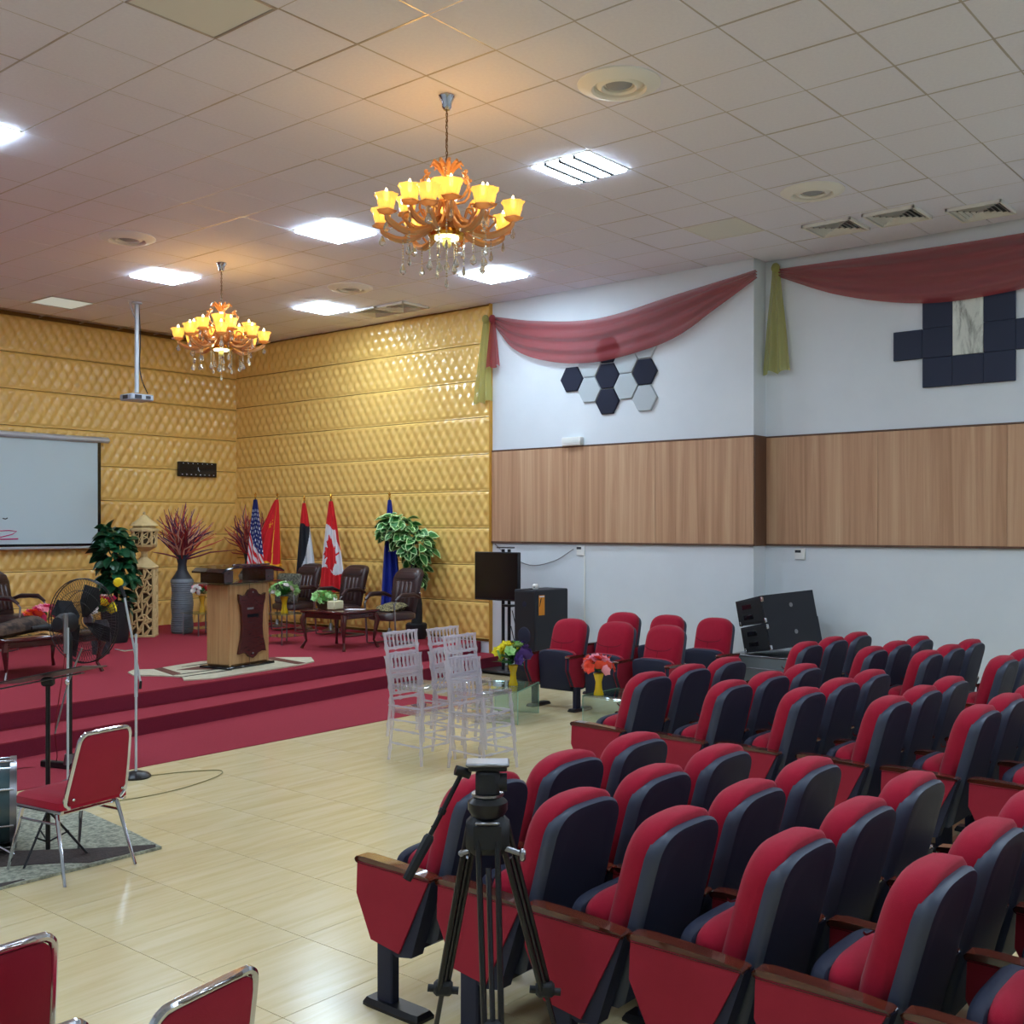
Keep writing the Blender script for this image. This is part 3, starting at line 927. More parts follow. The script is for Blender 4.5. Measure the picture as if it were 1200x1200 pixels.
# projector on its ceiling pole
t = thing('projector', 'silver projector hanging on a white pole from the ceiling', 'projector', (8.05, 13.3, ZC), 0)
MB().tube([(0, 0, 0), (0, 0, -1.22)], .030, 10).build('pole', M['alu'], t)
MB().lathe([(.0, 0), (.07, 0), (.07, -.02), (.03, -.03), (.0, -.03)], 14).build('ceiling_plate', M['alu'], t)
MB().box((0, 0, -1.29), (.34, .30, .085), .015).build('body', mat('projector_shell', (176, 184, 196), .4), t)
MB().box((-.07, -.152, -1.29), (.10, .006, .05)).box((.08, -.152, -1.29), (.07, .006, .04)).box((-.172, .0, -1.29), (.006, .12, .05)).build('grille', M['grille'], t, smooth=0)
MB().lathe([(.0, 0), (.035, 0), (.035, .02), (.0, .02)], 12, (0.03, .16, -1.29), rotm(-PI / 2)).build('lens', M['screenblack'], t)
MB().tube(curve_pts([(.03, 0, -.02), (.04, -.02, -.5), (.035, -.01, -.85), (.06, -.03, -1.05), (.15, -.02, -1.22)], 16), .008, 5).build('cord', M['matblack'], t)
MB().tube(curve_pts([(-.12, 0, .0), (-.06, -.02, -.18), (-.02, -.02, -.32), (.02, -.02, -.9)], 10), .006, 5).build('cord', M['steel'], t)

# ------------------------------------------------------------------ theatre seats
def arc_outline(wb, wt, z0, z1, hh, n=3.0, k=9):
    """rounded backrest outline in (x, z): straight sides, superellipse top"""
    pts = [(-wb, z0), (wb, z0)]
    q = []
    for i in range(k + 1):
        a = PI / 2 * i / k
        q.append((wt * abs(cos(a)) ** (2 / n), z1 - hh + hh * abs(sin(a)) ** (2 / n)))
    return pts + q + [(-x, z) for x, z in reversed(q[:-1])]
def lean(x, z):
    """how far the backrest leans away (towards -y) at height z"""
    return -interp([(.26, .03), (.38, .055), (.50, .085), (.65, .13), (.78, .165), (.90, .20)], z)
SP = {}
def seat_parts(t, left=True, right=False):
    P = .268
    if 'back' not in SP:
        o = arc_outline(.200, .200, .42, .905, .17, 3.0)
        b = MB().pillow(o, [(.05, .022), (.022, .012), (.004, -.012), (.0, -.04), (.0, -.085), (.012, -.10)], lambda x, z: lean(x, z) + .02 - .18 * x * x, (0, .65))
        SP['back'] = b.build('backrest', M['redfab'], t, smooth=70)
        o = arc_outline(.212, .206, .27, .874, .14, 3.4)
        k = .70
        b = MB().pillow(o, [(.012, -.070), (.0, -.080), (.0, -.114), (.014, -.130)], lambda x, z: lean(x, z) + .02 - .18 * x * x, (0, .65), False)
        b.k = 1
        o_ = len(b.v) - len(o)
        b.k = 0
        shell = b
        # chamfered lighter edge, then the dark rear face
        sh2 = MB().pillow(o, [(.014, -.130), (.03, -.133), (.07, -.134), (.12, -.134), (.16, -.134)], lambda x, z: lean(x, z) + .02 - .18 * x * x, (0, .65))
        SP['edge'] = shell.build('shell_rim', M['shelltop'], t, smooth=50)
        SP['shell'] = sh2.build('back_shell', M['shell'], t, smooth=50)
        # folded seat pan: dark shell in front, red cushion behind, standing on edge
        c_ = MB().pillow(arc_outline(.20, .205, .25, .605, .08, 3.4), [(.03, .0), (.008, -.012), (.0, -.04), (.015, -.09), (.05, -.10)], lambda x, z: .0 + .10 * (z - .3), (0, .45))
        SP['cush'] = c_.build('seat_cushion', M['redfab'], t, smooth=70)
        c_ = MB().pillow(arc_outline(.205, .220, .19, .600, .08, 3.6), [(.03, .055), (.012, .05), (.0, .035), (.0, .005), (.006, .0)], lambda x, z: .0 + .10 * (z - .3) + .015 * cos((z - .24) * 8), (0, .45))
        SP['pan'] = c_.build('seat_shell', M['shell'], t, smooth=45)
        s_ = MB().tube(curve_pts([(-.15, 0, .70), (-.10, 0, .675), (0, 0, .665), (.10, 0, .675), (.15, 0, .70)], 12), .0035, 4)
        s_.tube([(0, 0, .665), (0, 0, .58), (0, 0, .5)], .003, 4)
        s_.v = [(x, .074 + lean(x, z) - .18 * x * x, z) for x, y, z in s_.v]
        SP['seam'] = s_.build('stitching', M['seam'], t)
        prof = [(.20, .545), (.205, .42), (.12, .25), (-.04, .23), (-.20, .545)]
        p_ = MB()
        for x0 in (-.026,):
            p_.rings([[(x0 + .006, y * .985 + .0005, .39 + (z - .39) * .985) for y, z in prof], [(x0, y * .97, .39 + (z - .39) * .97) for y, z in prof]])
            p_.rings([[(x0 + .052 - .006, y * .985, .39 + (z - .39) * .985) for y, z in prof], [(x0 + .052, y * .97, .39 + (z - .39) * .97) for y, z in prof]])
        SP['panel'] = p_.build('side_panel', M['redpanel'], t, smooth=0)
        q_ = MB().rings([[(x_, y, z) for y, z in [(.19, .54), (.195, .42), (.115, .26), (-.02, .215), (-.10, .23), (-.205, .54)]] for x_ in (-.018, .045)])
        SP['core'] = q_.build('side_frame', M['shell'], t, smooth=0)
        a_ = MB()
        ap = [(.203, .546), (.206, .556), (.196, .566), (.15, .571), (.0, .568), (-.12, .562), (-.195, .556), (-.206, .550), (-.203, .542), (.195, .541)]
        a_.rings([[(-.020, y, z - .006) for y, z in ap], [(-.030, y, z) for y, z in ap], [(.030, y, z) for y, z in ap], [(.020, y, z - .006) for y, z in ap]])
        SP['arm'] = a_.build('armrest', M['armwood'], t, smooth=30)
        l_ = MB().box((0, .045, .14), (.045, .085, .26), .006)
        SP['leg'] = l_.build('leg', M['shell'], t, smooth=30)
        f_ = MB().pillow([(-.045, -.16), (.045, -.16), (.05, -.13), (.05, .11), (.045, .14), (-.045, .14), (-.05, .11), (-.05, -.13)], [(.0, 0), (.0, .012), (.012, .03)], c=(0, 0))
        f_.v = [(x, z, y) for x, y, z in f_.v]
        SP['foot'] = f_.build('foot', M['black'], t, smooth=30)
        for k_ in ('panel', 'core', 'arm', 'leg', 'foot'): SP[k_].location = (-P, 0, 0)
        br = MB().tube([(-P + .02, -.06, .40), (P - .02, -.06, .40)], .018, 6)
        SP['bar'] = br.build('crossbar', M['black'], t)
        SP['done'] = True
    if right:
        for k_, n_ in (('panel', 'side_panel'), ('core', 'side_frame'), ('arm', 'armrest'), ('leg', 'leg'), ('foot', 'foot')):
            share(SP[k_], n_, t, (P, 0, 0))
proto = thing('theatre_seat', 'x', 'seat', (0, 0, 0))
seat_parts(proto)
bpy.context.view_layer.update()
proto_used = [False]
def place_seat(x, y, rz, label, group, last=False):
    if not proto_used[0]:
        proto_used[0] = True
        o = proto; o.location = (x, y, 0); o.rotation_euler = (0, 0, rz); o['label'] = label; o['group'] = group
        KIDS[proto.name] = [(c, list(c.children)) for c in proto.children]
    else:
        o = dup(proto, (x, y, 0), rz, label, group)
    if last: seat_parts(o, right=True)
    return o
num = ['first', 'second', 'third', 'fourth', 'fifth', 'sixth', 'seventh']
rowsA = [3.03, 2.59, 2.17, 1.74, 1.30, .86, .42]
for r_, y in enumerate(rowsA):
    for c_ in range(3):
        if r_ == 6 and c_ == 0: continue
        if r_ == 0 and c_ == 0: lab = 'red theatre seat behind the camera tripod, at the front corner of the near block'
        else: lab = 'red theatre seat, %s row of the near block, %s from the open floor' % (num[r_], num[c_])
        place_seat(2.935 + .275 + .53 * c_, y, 0, lab, 'theatre seats of the near block', c_ == 2)
rowsB = [4.14, 3.54, 3.05, 2.53, 2.04, 1.58, 1.10]
for r_, y in enumerate(rowsB):
    for c_ in range(3):
        lab = 'red theatre seat, %s row of the middle block, %s from the near aisle' % (num[r_], num[c_])
        if not in_view(5.81 + .28 + .56 * c_ , y, .5, 60): continue
        place_seat(5.85 + .275 + .53 * c_, y, 0, lab, 'theatre seats of the middle block', c_ == 2)
rowsC = [4.16, 3.60, 3.16, 2.60, 2.10]
for r_, y in enumerate(rowsC):
    for c_ in range(3):
        lab = 'red theatre seat, %s row of the wall-side block, %s from its aisle' % (num[r_], num[c_])
        if not in_view(8.55 + .57 * c_, y, .6, 40): continue
        place_seat(8.32 + .275 + .54 * c_, y, 0, lab, 'theatre seats of the wall-side block', c_ == 2)
for k, (x, ys, nm) in enumerate(((8.92, (6.80, 6.22, 5.64), 'front'), (9.98, (6.85, 6.27, 5.69), 'back'))):
    for q, y in enumerate(ys):
        side = ('nearest the big loudspeaker', 'in the middle', 'farthest from the big loudspeaker')[q]
        place_seat(x, y, PI / 2, 'red theatre seat facing the aisle by the wall, %s row, %s' % (nm, side), 'theatre seats turned towards the aisle', q == 0)
# the left standard of a seat turned this way is the far one, so the row end gets its own

# ------------------------------------------------------------------ banquet chairs
def banquet(label, loc, rz):
    t = thing('banquet_chair', label, 'chair', loc, rz, 'red banquet chairs')
    W = .195
    s = MB().pillow([(-.20, -.20), (.20, -.20), (.215, -.17), (.215, .17), (.17, .215), (-.17, .215), (-.215, .17), (-.215, -.17)], [(.02, 0), (.0, .008), (.0, .045), (.03, .062), (.10, .068)], c=(0, 0))
    s.v = [(x, z, y + .375) for x, y, z in s.v]
    s.build('seat', M['redfab'], t, smooth=50)
    def bl(x, z): return -.20 - (z - .42) * .24
    o = [(-.16, .40), (.16, .40), (.182, .45), (.168, .60), (.154, .72), (.146, .748), (.130, .764), (.10, .770), (-.10, .770), (-.130, .764), (-.146, .748), (-.154, .72), (-.168, .60), (-.182, .45)]
    MB().pillow(o, [(.03, .035), (.01, .028), (.0, .012), (.0, -.008), (.012, -.014)], bl, (0, .58)).build('backrest', M['redpanel'], t, smooth=50)
    fr = MB()
    pts = [(-.16, .385), (-.186, .41), (-.190, .45), (-.176, .60), (-.163, .72), (-.156, .755), (-.138, .775), (-.10, .782), (.10, .782), (.138, .775), (.156, .755), (.163, .72), (.176, .60), (.190, .45), (.186, .41), (.16, .385)]
    P3 = [(x, bl(x, z), z) for x, z in pts]
    fr.tube(curve_pts(P3, 60), .0125, 8)
    fr.build('back_frame', M['chrome'], t)
    MB().box((0, bl(0, .783) - .002, .786), (.20, .030, .012), .004).build('top_rail', M['chrome'], t)
    u = MB()
    u.tube([(-.20, -.19, .37), (-.205, .17, .37), (-.16, .205, .372), (.16, .205, .372), (.205, .17, .37), (.20, -.19, .37)], .011, 6)
    u.tube([(-.19, -.12, .345), (.19, -.12, .345)], .009, 6)
    u.build('seat_frame', M['chrome'], t)
    for a in (-1, 1):
        MB().tube([(a * .17, .12, .37), (a * .19, .155, .35), (a * .225, .235, .0)], [.011, .012, .009], 8).build('leg', M['chrome'], t)
        MB().tube([(a * .17, -.10, .37), (a * .19, -.135, .35), (a * .225, -.245, .0)], [.011, .012, .009], 8).build('leg', M['chrome'], t)
        MB().tube([(a * .195, .165, .30), (a * .195, -.145, .30)], .007, 6).build('brace', M['chrome'], t)
        MB().ball((a * .155, bl(0, .43) - .02, .435), .009).build('bolt', M['chrome'], t)
    return t
banquet('red banquet chair standing whole on the grey rug', (3.03, 5.66, 0), R(9))
banquet('red banquet chair cut off at the left edge, only its back showing', (1.28, 3.08, 0), R(3))
banquet('red banquet chair at the bottom edge, back showing, nearest the camera', (1.465, 2.47, 0), R(9))
banquet('banquet chair of which only a chrome top corner shows at the bottom edge', (1.06, 2.53, 0), R(6))

# ------------------------------------------------------------------ clear chiavari chairs in three stacks
def chiavari(t):
    def beaded(p0, p1, r, n, k):
        p0, p1 = Vector(p0), Vector(p1)
        pts, rs = [], []
        for i in range(n + 1):
            u = i / n
            pts.append(p0.lerp(p1, u)); rs.append(r * 1.05 * (1 + (.55 if (i % k) == k // 2 else 0)))
        return MB().tube(pts, rs, 7)
    A = M['acrylic']
    s = MB().pillow([(-.17, -.17), (.17, -.17), (.185, .14), (.16, .175), (-.16, .175), (-.185, .14)], [(.0, .0), (.0, .03), (.012, .036)], c=(0, 0))
    s.v = [(x, z, y + .385) for x, y, z in s.v]
    s.build('seat', M['acrylicseat'], t, smooth=30)
    for a in (-1, 1):
        beaded((a * .165, .15, .39), (a * .185, .19, 0), .012, 12, 6).build('leg', A, t)
        beaded((a * .165, -.16, .39), (a * .175, -.20, 0), .012, 12, 6).build('leg', A, t)
        beaded((a * .165, -.16, .39), (a * .185, -.225, .83), .013, 14, 4).build('back_post', A, t)
    for z in (.82, .70, .655, .53, .49):
        y = -.16 - (z - .39) * .15
        beaded((-.18, y, z), (.18, y, z), .011, 14, 7).build('rail', A, t)
    for q in range(7):
        x = -.135 + .045 * q
        beaded((x, -.224, .82), (x, -.205, .70), .0075, 6, 3).build('spindle', A, t)
    for q in range(7):
        x = -.135 + .045 * q
        beaded((x, -.20, .655), (x, -.18, .53), .0075, 6, 3).build('spindle', A, t)
    for z in (.14, .25):
        f = .19 - z * .08
        for a in (-1, 1):
            beaded((a * .178, f, z), (a * .172, -.19, z), .007, 8, 4).build('stretcher', A, t)
        beaded((-.178, f - .01, z), (.178, f - .01, z), .007, 8, 4).build('stretcher', A, t)
cl = [((6.24, 6.13), 0, 'clear plastic ballroom chair on the floor, left stack'), ((6.24, 6.13), 1, 'clear plastic ballroom chair stacked on top, left stack'),
      ((6.69, 6.08), 0, 'clear plastic ballroom chair on the floor, rear stack'), ((6.69, 6.08), 1, 'clear plastic ballroom chair stacked on top, rear stack'),
      ((6.33, 5.56), 0, 'clear plastic ballroom chair on the floor, right-hand stack nearest the camera'), ((6.33, 5.56), 1, 'clear plastic ballroom chair stacked on top, right-hand stack nearest the camera')]
c0 = None
for (x, y), up, lab in cl:
    loc = (x, y + (.015 if up else 0), .19 * up)
    rz = PI + (R(3) if up else R(-2))
    if c0 is None:
        c0 = thing('ballroom_chair', lab, 'chair', loc, rz, 'clear ballroom chairs'); chiavari(c0)
        bpy.context.view_layer.update()
    else: dup(c0, loc, rz, lab)

# ------------------------------------------------------------------ flowers and pots
def petal_bloom(r, seed=0):
    rnd = random.Random(seed)
    mb = MB()
    for ring, (n, up, k) in enumerate(((6, .25, 1.0), (5, .6, .75), (3, 1.0, .45))):
        for q in range(n):
            a = 2 * PI * q / n + ring * .5 + rnd.uniform(-.15, .15)
            L = r * k
            ca, sa = cos(a), sin(a)
            wv = L * .5
            v = [(0, 0, 0), (ca * L * .55 - sa * wv, sa * L * .55 + ca * wv, L * up * .5), (ca * L, sa * L, L * up), (ca * L * .55 + sa * wv, sa * L * .55 - ca * wv, L * up * .5), (ca * L * .5, sa * L * .5, L * up * .25)]
            mb.add(v, [(0, 1, 4), (1, 2, 4), (2, 3, 4), (3, 0, 4)])
    return mb
BL = {}
def bouquet(t, c, spread, mats_, n, r, green='leafmid', gn=18, dome=.8, seed=1):
    rnd = random.Random(seed)
    g = MB()
    for q in range(gn):
        a, e = rnd.uniform(0, 2 * PI), rnd.uniform(-.2, 1.2)
        d = Vector((cos(a) * cos(e), sin(a) * cos(e), sin(e) * dome)) * spread * rnd.uniform(.7, 1.15)
        s_ = Vector((-sin(a), cos(a), 0)) * spread * .16
        p = Vector(c)
        g.add([p, p + d * .6 + s_, p + d, p + d * .6 - s_], [(0, 1, 2), (0, 2, 3)])
        g.tube([p, p + d * .6], .0025, 3)
    g.build('foliage', M[green], t, smooth=0, fix=False)['kind'] = 'stuff'
    for q in range(n):
        m = mats_[q % len(mats_)]
        a = 2 * PI * q * .618 + rnd.uniform(-.3, .3)
        u = (q + .5) / n
        e = math.acos(min(1, u * 1.05))
        e = PI / 2 - e * .0 - (1 - u) * PI / 2.0
        d = Vector((cos(a) * cos(e), sin(a) * cos(e), sin(e) * dome + .1)) * spread * rnd.uniform(.8, 1.02)
        key = (m, round(r, 3))
        if key not in BL:
            o = BL[key] = petal_bloom(r, q).build('blossom', M[m], t, smooth=0, fix=False)
        else:
            o = share(BL[key], 'blossom', t, (0, 0, 0))
        o.location = Vector(c) + d
        o.rotation_euler = (-(PI / 2 - e) * sin(a) * 1.0, (PI / 2 - e) * cos(a), rnd.uniform(0, 3))
def vase(t, m, h=.2, r=.045):
    MB().lathe([(.0, 0), (r, 0), (r * 1.05, .01), (r * .72, h * .3), (r * .66, h * .6), (r * 1.0, h * .88), (r * 1.15, h), (r * 1.0, h), (r * .6, h * .7), (.0, h * .6)], 16, wob=lambda a, z: .05 * cos(6 * a + 12 * z)).build('vase', m, t)
t = thing('flower_vase', 'yellow vase of pink and coral flowers on the nearer glass table', 'flowers', (8.22, 5.80, .315), 0, 'vases of artificial flowers')
vase(t, M['yellowvase']); bouquet(t, (0, 0, .22), .15, ['coral', 'pinkflower', 'pinkflower', 'coral', 'coral', 'pinkflower'], 30, .06, seed=3)
t = thing('flower_vase', 'yellow vase of yellow and violet flowers on the farther glass table', 'flowers', (8.19, 6.80, .315), 0, 'vases of artificial flowers')
vase(t, M['yellowvase']); bouquet(t, (0, 0, .24), .19, ['yellowflower', 'violet', 'yellowflower', 'violet', 'leafpale'], 22, .065, gn=40, seed=6)

# waterfall glass tables
def glass_table(label, c, lx, ly, h, rz, m='glass'):
    t = thing('glass_table', label, 'table', (c[0], c[1], 0), rz, 'bent glass tables')
    MB().box((0, 0, h - .006), (lx, ly, .012), .003).build('tabletop', M[m], t, smooth=0)
    ed = mat('glass_edge', (130, 170, 150), .2)
    for a in (-1, 1):
        MB().box((a * (lx / 2 - .006), 0, h / 2 - .006), (.012, ly, h - .014), .003).build('side_sheet', M[m], t, smooth=0)
        MB().box((a * (lx / 2 - .004), -ly / 2, h / 2), (.010, .006, h), .002).box((a * (lx / 2 - .004), ly / 2, h / 2), (.010, .006, h), .002).build('sheet_edge', ed, t, smooth=0)
    MB().box((0, -ly / 2, h - .004), (lx, .005, .010), .001).box((0, ly / 2, h - .004), (lx, .005, .010), .001).build('top_edge', ed, t, smooth=0)
glass_table('bent clear glass side table beside the clear plastic chairs', (8.13, 6.84), .70, .46, .315, R(22))
glass_table('bent clear glass side table before the side-on theatre seats', (8.42, 5.70), .60, .42, .315, 0)

# ------------------------------------------------------------------ television, loudspeakers
t = thing('television_stand', 'black television stand with two uprights near the wall corner', 'stand', (10.64, 8.95, 0), -PI / 2)
MB().box((0, .02, .02), (.62, .42, .035), .01).build('base', M['black'], t)
for a in (-1, 1): MB().cyl((a * .050, 0, .03), (a * .050, 0, 1.58), .022, n=10).build('upright', M['black'], t)
MB().box((0, -.03, 1.2), (.30, .03, .36), .005).build('bracket', M['black'], t)
MB().box((0, -.01, 1.60), (.26, .06, .015), .004).build('camera_shelf', M['black'], t)
MB().box((.05, -.01, .86), (.16, .10, .03), .004).build('shelf', M['black'], t)
MB().tube(curve_pts([(.10, 0, .80), (.15, .02, .55), (.12, .02, .42), (.08, .0, .60)], 12), .006, 5).build('cord', M['cable'], t)
tv = thing('television', 'black flat television mounted on the stand, turned towards the stage', 'television', (10.56, 9.03, 1.235), -PI / 2)
MB().box((0, 0, 0), (.74, .05, .62), .008).build('casing', M['matblack'], tv)
MB().box((0, -.027, .005), (.715, .004, .585)).build('screen', M['screenblack'], tv, smooth=0)
t = thing('loudspeaker', 'tall black loudspeaker cabinet with an orange sticker, against the white wall', 'loudspeaker', (10.50, 8.22, 0), R(-3))
MB().box((.0, .05, .555), (.60, .36, 1.10), .012).build('cabinet', M['cabinet'], t, smooth=30)
MB().box((-.304, .05, .56), (.008, .32, 1.04), .003).build('front_grille', M['matblack'], t)
for z in (.22, .55): MB().lathe([(.10, 0), (.105, .004), (.085, .012), (.02, .006), (.0, .01)], 18, (-.309, .05, z), rotm(0, -PI / 2)).build('driver', M['shell'], t)
MB().lathe([(.035, 0), (.035, .005), (.0, .008)], 12, (-.309, .05, .93), rotm(0, -PI / 2)).build('tweeter', M['shell'], t)
st = MB().box((-.20, -.132, .92), (.105, .002, .24)).build('sticker', M['orange'], t, smooth=0)
MB().add([(-.245, -.1335, .90), (-.225, -.1335, .99), (-.20, -.1335, 1.02), (-.215, -.1335, .96), (-.235, -.1335, .91)], [(0, 1, 2, 3, 4)]).build('sticker_print', M['screenblack'], st, smooth=0, fix=False)
MB().box((-.20, -.1335, 1.025), (.09, .002, .015)).build('sticker_print', M['paper'], st, smooth=0)
MB().box((0, .05, .012), (.60, .36, .022), .004).build('base', M['matblack'], t)
t = thing('web_camera', 'small white camera on top of the tall loudspeaker', 'camera', (10.30, 8.20, 1.106), R(20))
MB().box((0, 0, .035), (.09, .06, .065), .012).build('body', M['white'], t)
MB().lathe([(.0, 0), (.018, 0), (.018, .006), (.0, .008)], 12, (-.038, 0, .03), rotm(0, -PI / 2)).build('lens', M['screenblack'], t)
MB().tube(curve_pts([(.0, .0, .005), (-.06, .05, .004), (-.16, .04, .004), (-.25, .10, .004)], 10), .004, 5).build('cord', M['cable'], t)
# line array on a grey case
t = thing('grey_case', 'grey flight case under the leaning black speakers by the wall', 'case', (10.72, 5.16, 0), 0)
MB().box((0, 0, .26), (.66, .95, .50), .01).build('body', M['greycase'], t)
MB().box((0, 0, .38), (.67, .96, .014), .003).box((0, 0, .507), (.675, .965, .016), .004).build('rim', M['steel'], t)
for a in (-1, 1):
    for b in (-1, 1): MB().cyl((a * .24, b * .40, .0), (a * .24, b * .40, .03), .03).build('foot', M['black'], t)
def array_box(label, loc, h):
    t = thing('array_speaker', label, 'loudspeaker', loc, 0, 'black line-array speakers')
    t.rotation_euler = (R(-11), R(-3), R(-20))
    hx, hy = .37, .205
    b = MB().rings([[(-hx, y, z_) for y, z_ in ((-hy, .0), (hy, .012), (hy, h - .012), (-hy, h))], [(hx, y, z_) for y, z_ in ((-hy, .0), (hy, .012), (hy, h - .012), (-hy, h))]])
    b.build('cabinet', M['cabinet'], t, smooth=0)
    MB().box((-hx - .004, 0, h / 2), (.010, hy * 2 - .03, h - .05), .003).build('front_grille', M['matblack'], t)
    for z in (.09, .20):
        MB().box((-hx - .010, .03, z), (.008, .15, .05), .003).build('horn_slot', M['screenblack'], t)
    MB().lathe([(.0, 0), (.024, 0), (.024, .003), (.0, .004)], 14, (.02, -hy - .001, h * .55), rotm(PI / 2)).build('badge', M['steel'], t)
    for y, z in ((-hy - .002, .03), (-hy - .002, h - .04), (hy - .03, .03)):
        MB().box((-hx + .0, y, z), (.030, .020, .05), .004).build('latch', M['chrome'], t)
array_box('lower black line-array speaker on the grey case', (10.80, 5.20, .565), .29)
array_box('upper black line-array speaker, tilted on top of the lower one', (10.80, 5.262, .845), .29)

# ------------------------------------------------------------------ camera tripod in the foreground
t = thing('camera_tripod', 'black video tripod with a pan handle in front of the near seats', 'tripod', (2.55, 2.22, 0), R(-50))
# local +x = image right, local +y = away from the camera
HZ = 1.0
b = MB().lathe([(.0, HZ - .03), (.05, HZ - .03), (.062, HZ - .01), (.062, HZ + .015), (.045, HZ + .03), (.0, HZ + .03)], 16).build('bowl', M['black'], t)
MB().box((0, 0, HZ - .085), (.135, .11, .12), .025).build('crown', M['matblack'], t)
MB().box((0, -.055, HZ - .04), (.075, .010, .010), .003).build('level_bar', M['steel'], t)
MB().box((0, 0, HZ + .075), (.075, .075, .09), .015).cyl((.03, 0, HZ + .075), (.06, 0, HZ + .075), .028).build('fluid_head', M['matblack'], t)
MB().lathe([(.045, HZ + .03), (.05, HZ + .035), (.05, HZ + .042), (.0, HZ + .042)], 16).build('pan_ring', M['steel'], t)
MB().box((.0, 0, HZ + .135), (.135, .085, .012), .004).build('camera_plate', M['steel'], t)
MB().box((.0, 0, HZ + .123), (.12, .07, .018), .004).build('plate_clamp', M['black'], t)
MB().cyl((-.055, 0, HZ + .10), (-.10, -.01, HZ + .115), .016).build('handle_joint', M['black'], t)
hp = [(-.075, -.01, HZ + .115), (-.135, -.03, HZ + .0), (-.175, -.05, HZ - .075), (-.18, -.052, HZ - .085), (-.245, -.07, HZ - .205)]
hd = MB().tube(hp[:3], .008, 8).build('pan_handle', M['black'], t)
MB().tube([hp[2], hp[3], hp[4]], [.012, .018, .015], 8).build('grip', M['matblack'], hd)
MB().tube([hp[1], [hp[1][i] * .8 + hp[2][i] * .2 for i in range(3)]], .012, 8).build('collar', M['black'], hd)
MB().cyl((.05, -.03, HZ - .12), (.10, -.04, HZ - .135), .009).box((.108, -.04, HZ - .14), (.020, .03, .035), .006).build('lock_knob', M['steel'], t)
MB().cyl((-.06, .0, HZ - .14), (-.078, .0, HZ - .145), .008).ball((-.082, 0, HZ - .147), .010).build('lock_knob', M['steel'], t)
def tleg(ax, ay, bx, by, lab=None):
    top = Vector((ax, ay, HZ - .06)); bot = Vector((bx, by, 0.0))
    sd = Vector((.025, 0, 0)) if abs(bx) < .2 else Vector((.012, .014, 0))
    lg = MB()
    mid = top.lerp(bot, .60)
    lg.tube([top + sd * 1.2, mid + sd], .0095, 8).tube([top - sd * 1.2, mid - sd], .0095, 8)
    o = lg.build('leg', M['black'], t)
    MB().tube([top.lerp(bot, .12), top.lerp(bot, .92)], .0085, 8).build('inner_tube', mat('tripod_tube', (60, 60, 66), .2, metal=.8), o)
    MB().box(tuple(mid), (.062, .045, .045), .01).cyl(tuple(mid + Vector((-.05, 0, 0))), tuple(mid + Vector((.05, 0, -.01))), .012).build('leg_clamp', M['matblack'], o)
    m2 = top.lerp(bot, .80)
    MB().box(tuple(m2), (.045, .035, .035), .008).build('leg_clamp', M['matblack'], o)
    MB().ball(tuple(bot + Vector((0, 0, .015))), .02, 8, 6, (1, 1, .75)).build('rubber_foot', M['matblack'], o)
tleg(-.045, .02, -.215, .22)
tleg(.045, .02, .275, .20)
tleg(.0, -.04, .03, -.22)

# ------------------------------------------------------------------ fan, stands, drum, rug on the left
t = thing('stand_fan', 'black pedestal fan in a mesh guard, before the stage step', 'fan', (4.25, 7.97, 0), R(20))
MB().box((0, 0, .03), (.06, .52, .05), .008).build('base', M['black'], t)
MB().cyl((0, 0, .04), (0, 0, .12), .045, .035, 14).build('base_collar', M['steel'], t)
MB().cyl((0, 0, .08), (0, 0, 1.02), .022, n=12).build('pole', M['black'], t)
hd = Vector((.03, .02, 1.13))
MB().lathe([(.0, -.12), (.05, -.115), (.075, -.06), (.075, .03), (.05, .05), (.0, .10)], 16, tuple(hd + Vector((-.02, 0, 0))), rotm(0, PI / 2)).build('motor', M['matblack'], t)
MB().cyl((0, 0, 1.0), tuple(hd + Vector((-.05, 0, -.05))), .03).build('neck', M['matblack'], t)
gr = MB()
fc = hd + Vector((.13, 0, 0))
for rr, dx in ((.33, .0), (.33, .03), (.24, .055), (.24, -.03), (.15, .065), (.15, -.045), (.07, .07)):
    gr.tube([(fc.x + dx, fc.y + rr * cos(a), fc.z + rr * sin(a)) for a in [2 * PI * i / 36 for i in range(36)]], .005 if rr > .3 else .0022, 4, True)
for q in range(80):
    a = 2 * PI * q / 80
    for k_ in (1, -1):
        gr.tube([(fc.x + k_ * (.045 if k_ > 0 else .03) + .02, fc.y + .06 * cos(a), fc.z + .06 * sin(a)), (fc.x + k_ * .04 + .012, fc.y + .22 * cos(a), fc.z + .22 * sin(a)), (fc.x + .015, fc.y + .33 * cos(a), fc.z + .33 * sin(a))], .0016, 3)
gr.build('guard', M['black'], t)
for q in range(4):
    a = q * PI / 2 + .4
    bl = MB().add([(fc.x - .01, fc.y + .03 * cos(a), fc.z + .03 * sin(a)), (fc.x - .03, fc.y + .16 * cos(a - .35), fc.z + .16 * sin(a - .35)), (fc.x - .02, fc.y + .29 * cos(a - .25), fc.z + .29 * sin(a - .25)), (fc.x + .01, fc.y + .30 * cos(a + .15), fc.z + .30 * sin(a + .15)), (fc.x + .03, fc.y + .20 * cos(a + .45), fc.z + .20 * sin(a + .45)), (fc.x + .01, fc.y + .05 * cos(a + .5), fc.z + .05 * sin(a + .5))], [(0, 1, 2, 3, 4, 5)])
    bl.v += [(x + .004, y, z) for x, y, z in bl.v]; bl.f.append((11, 10, 9, 8, 7, 6)); bl.m.append(0)
    bl.f += [(i, (i + 1) % 6, (i + 1) % 6 + 6, i + 6) for i in range(6)]; bl.m += [0] * 6
    bl.build('blade', M['matblack'], t, smooth=0)
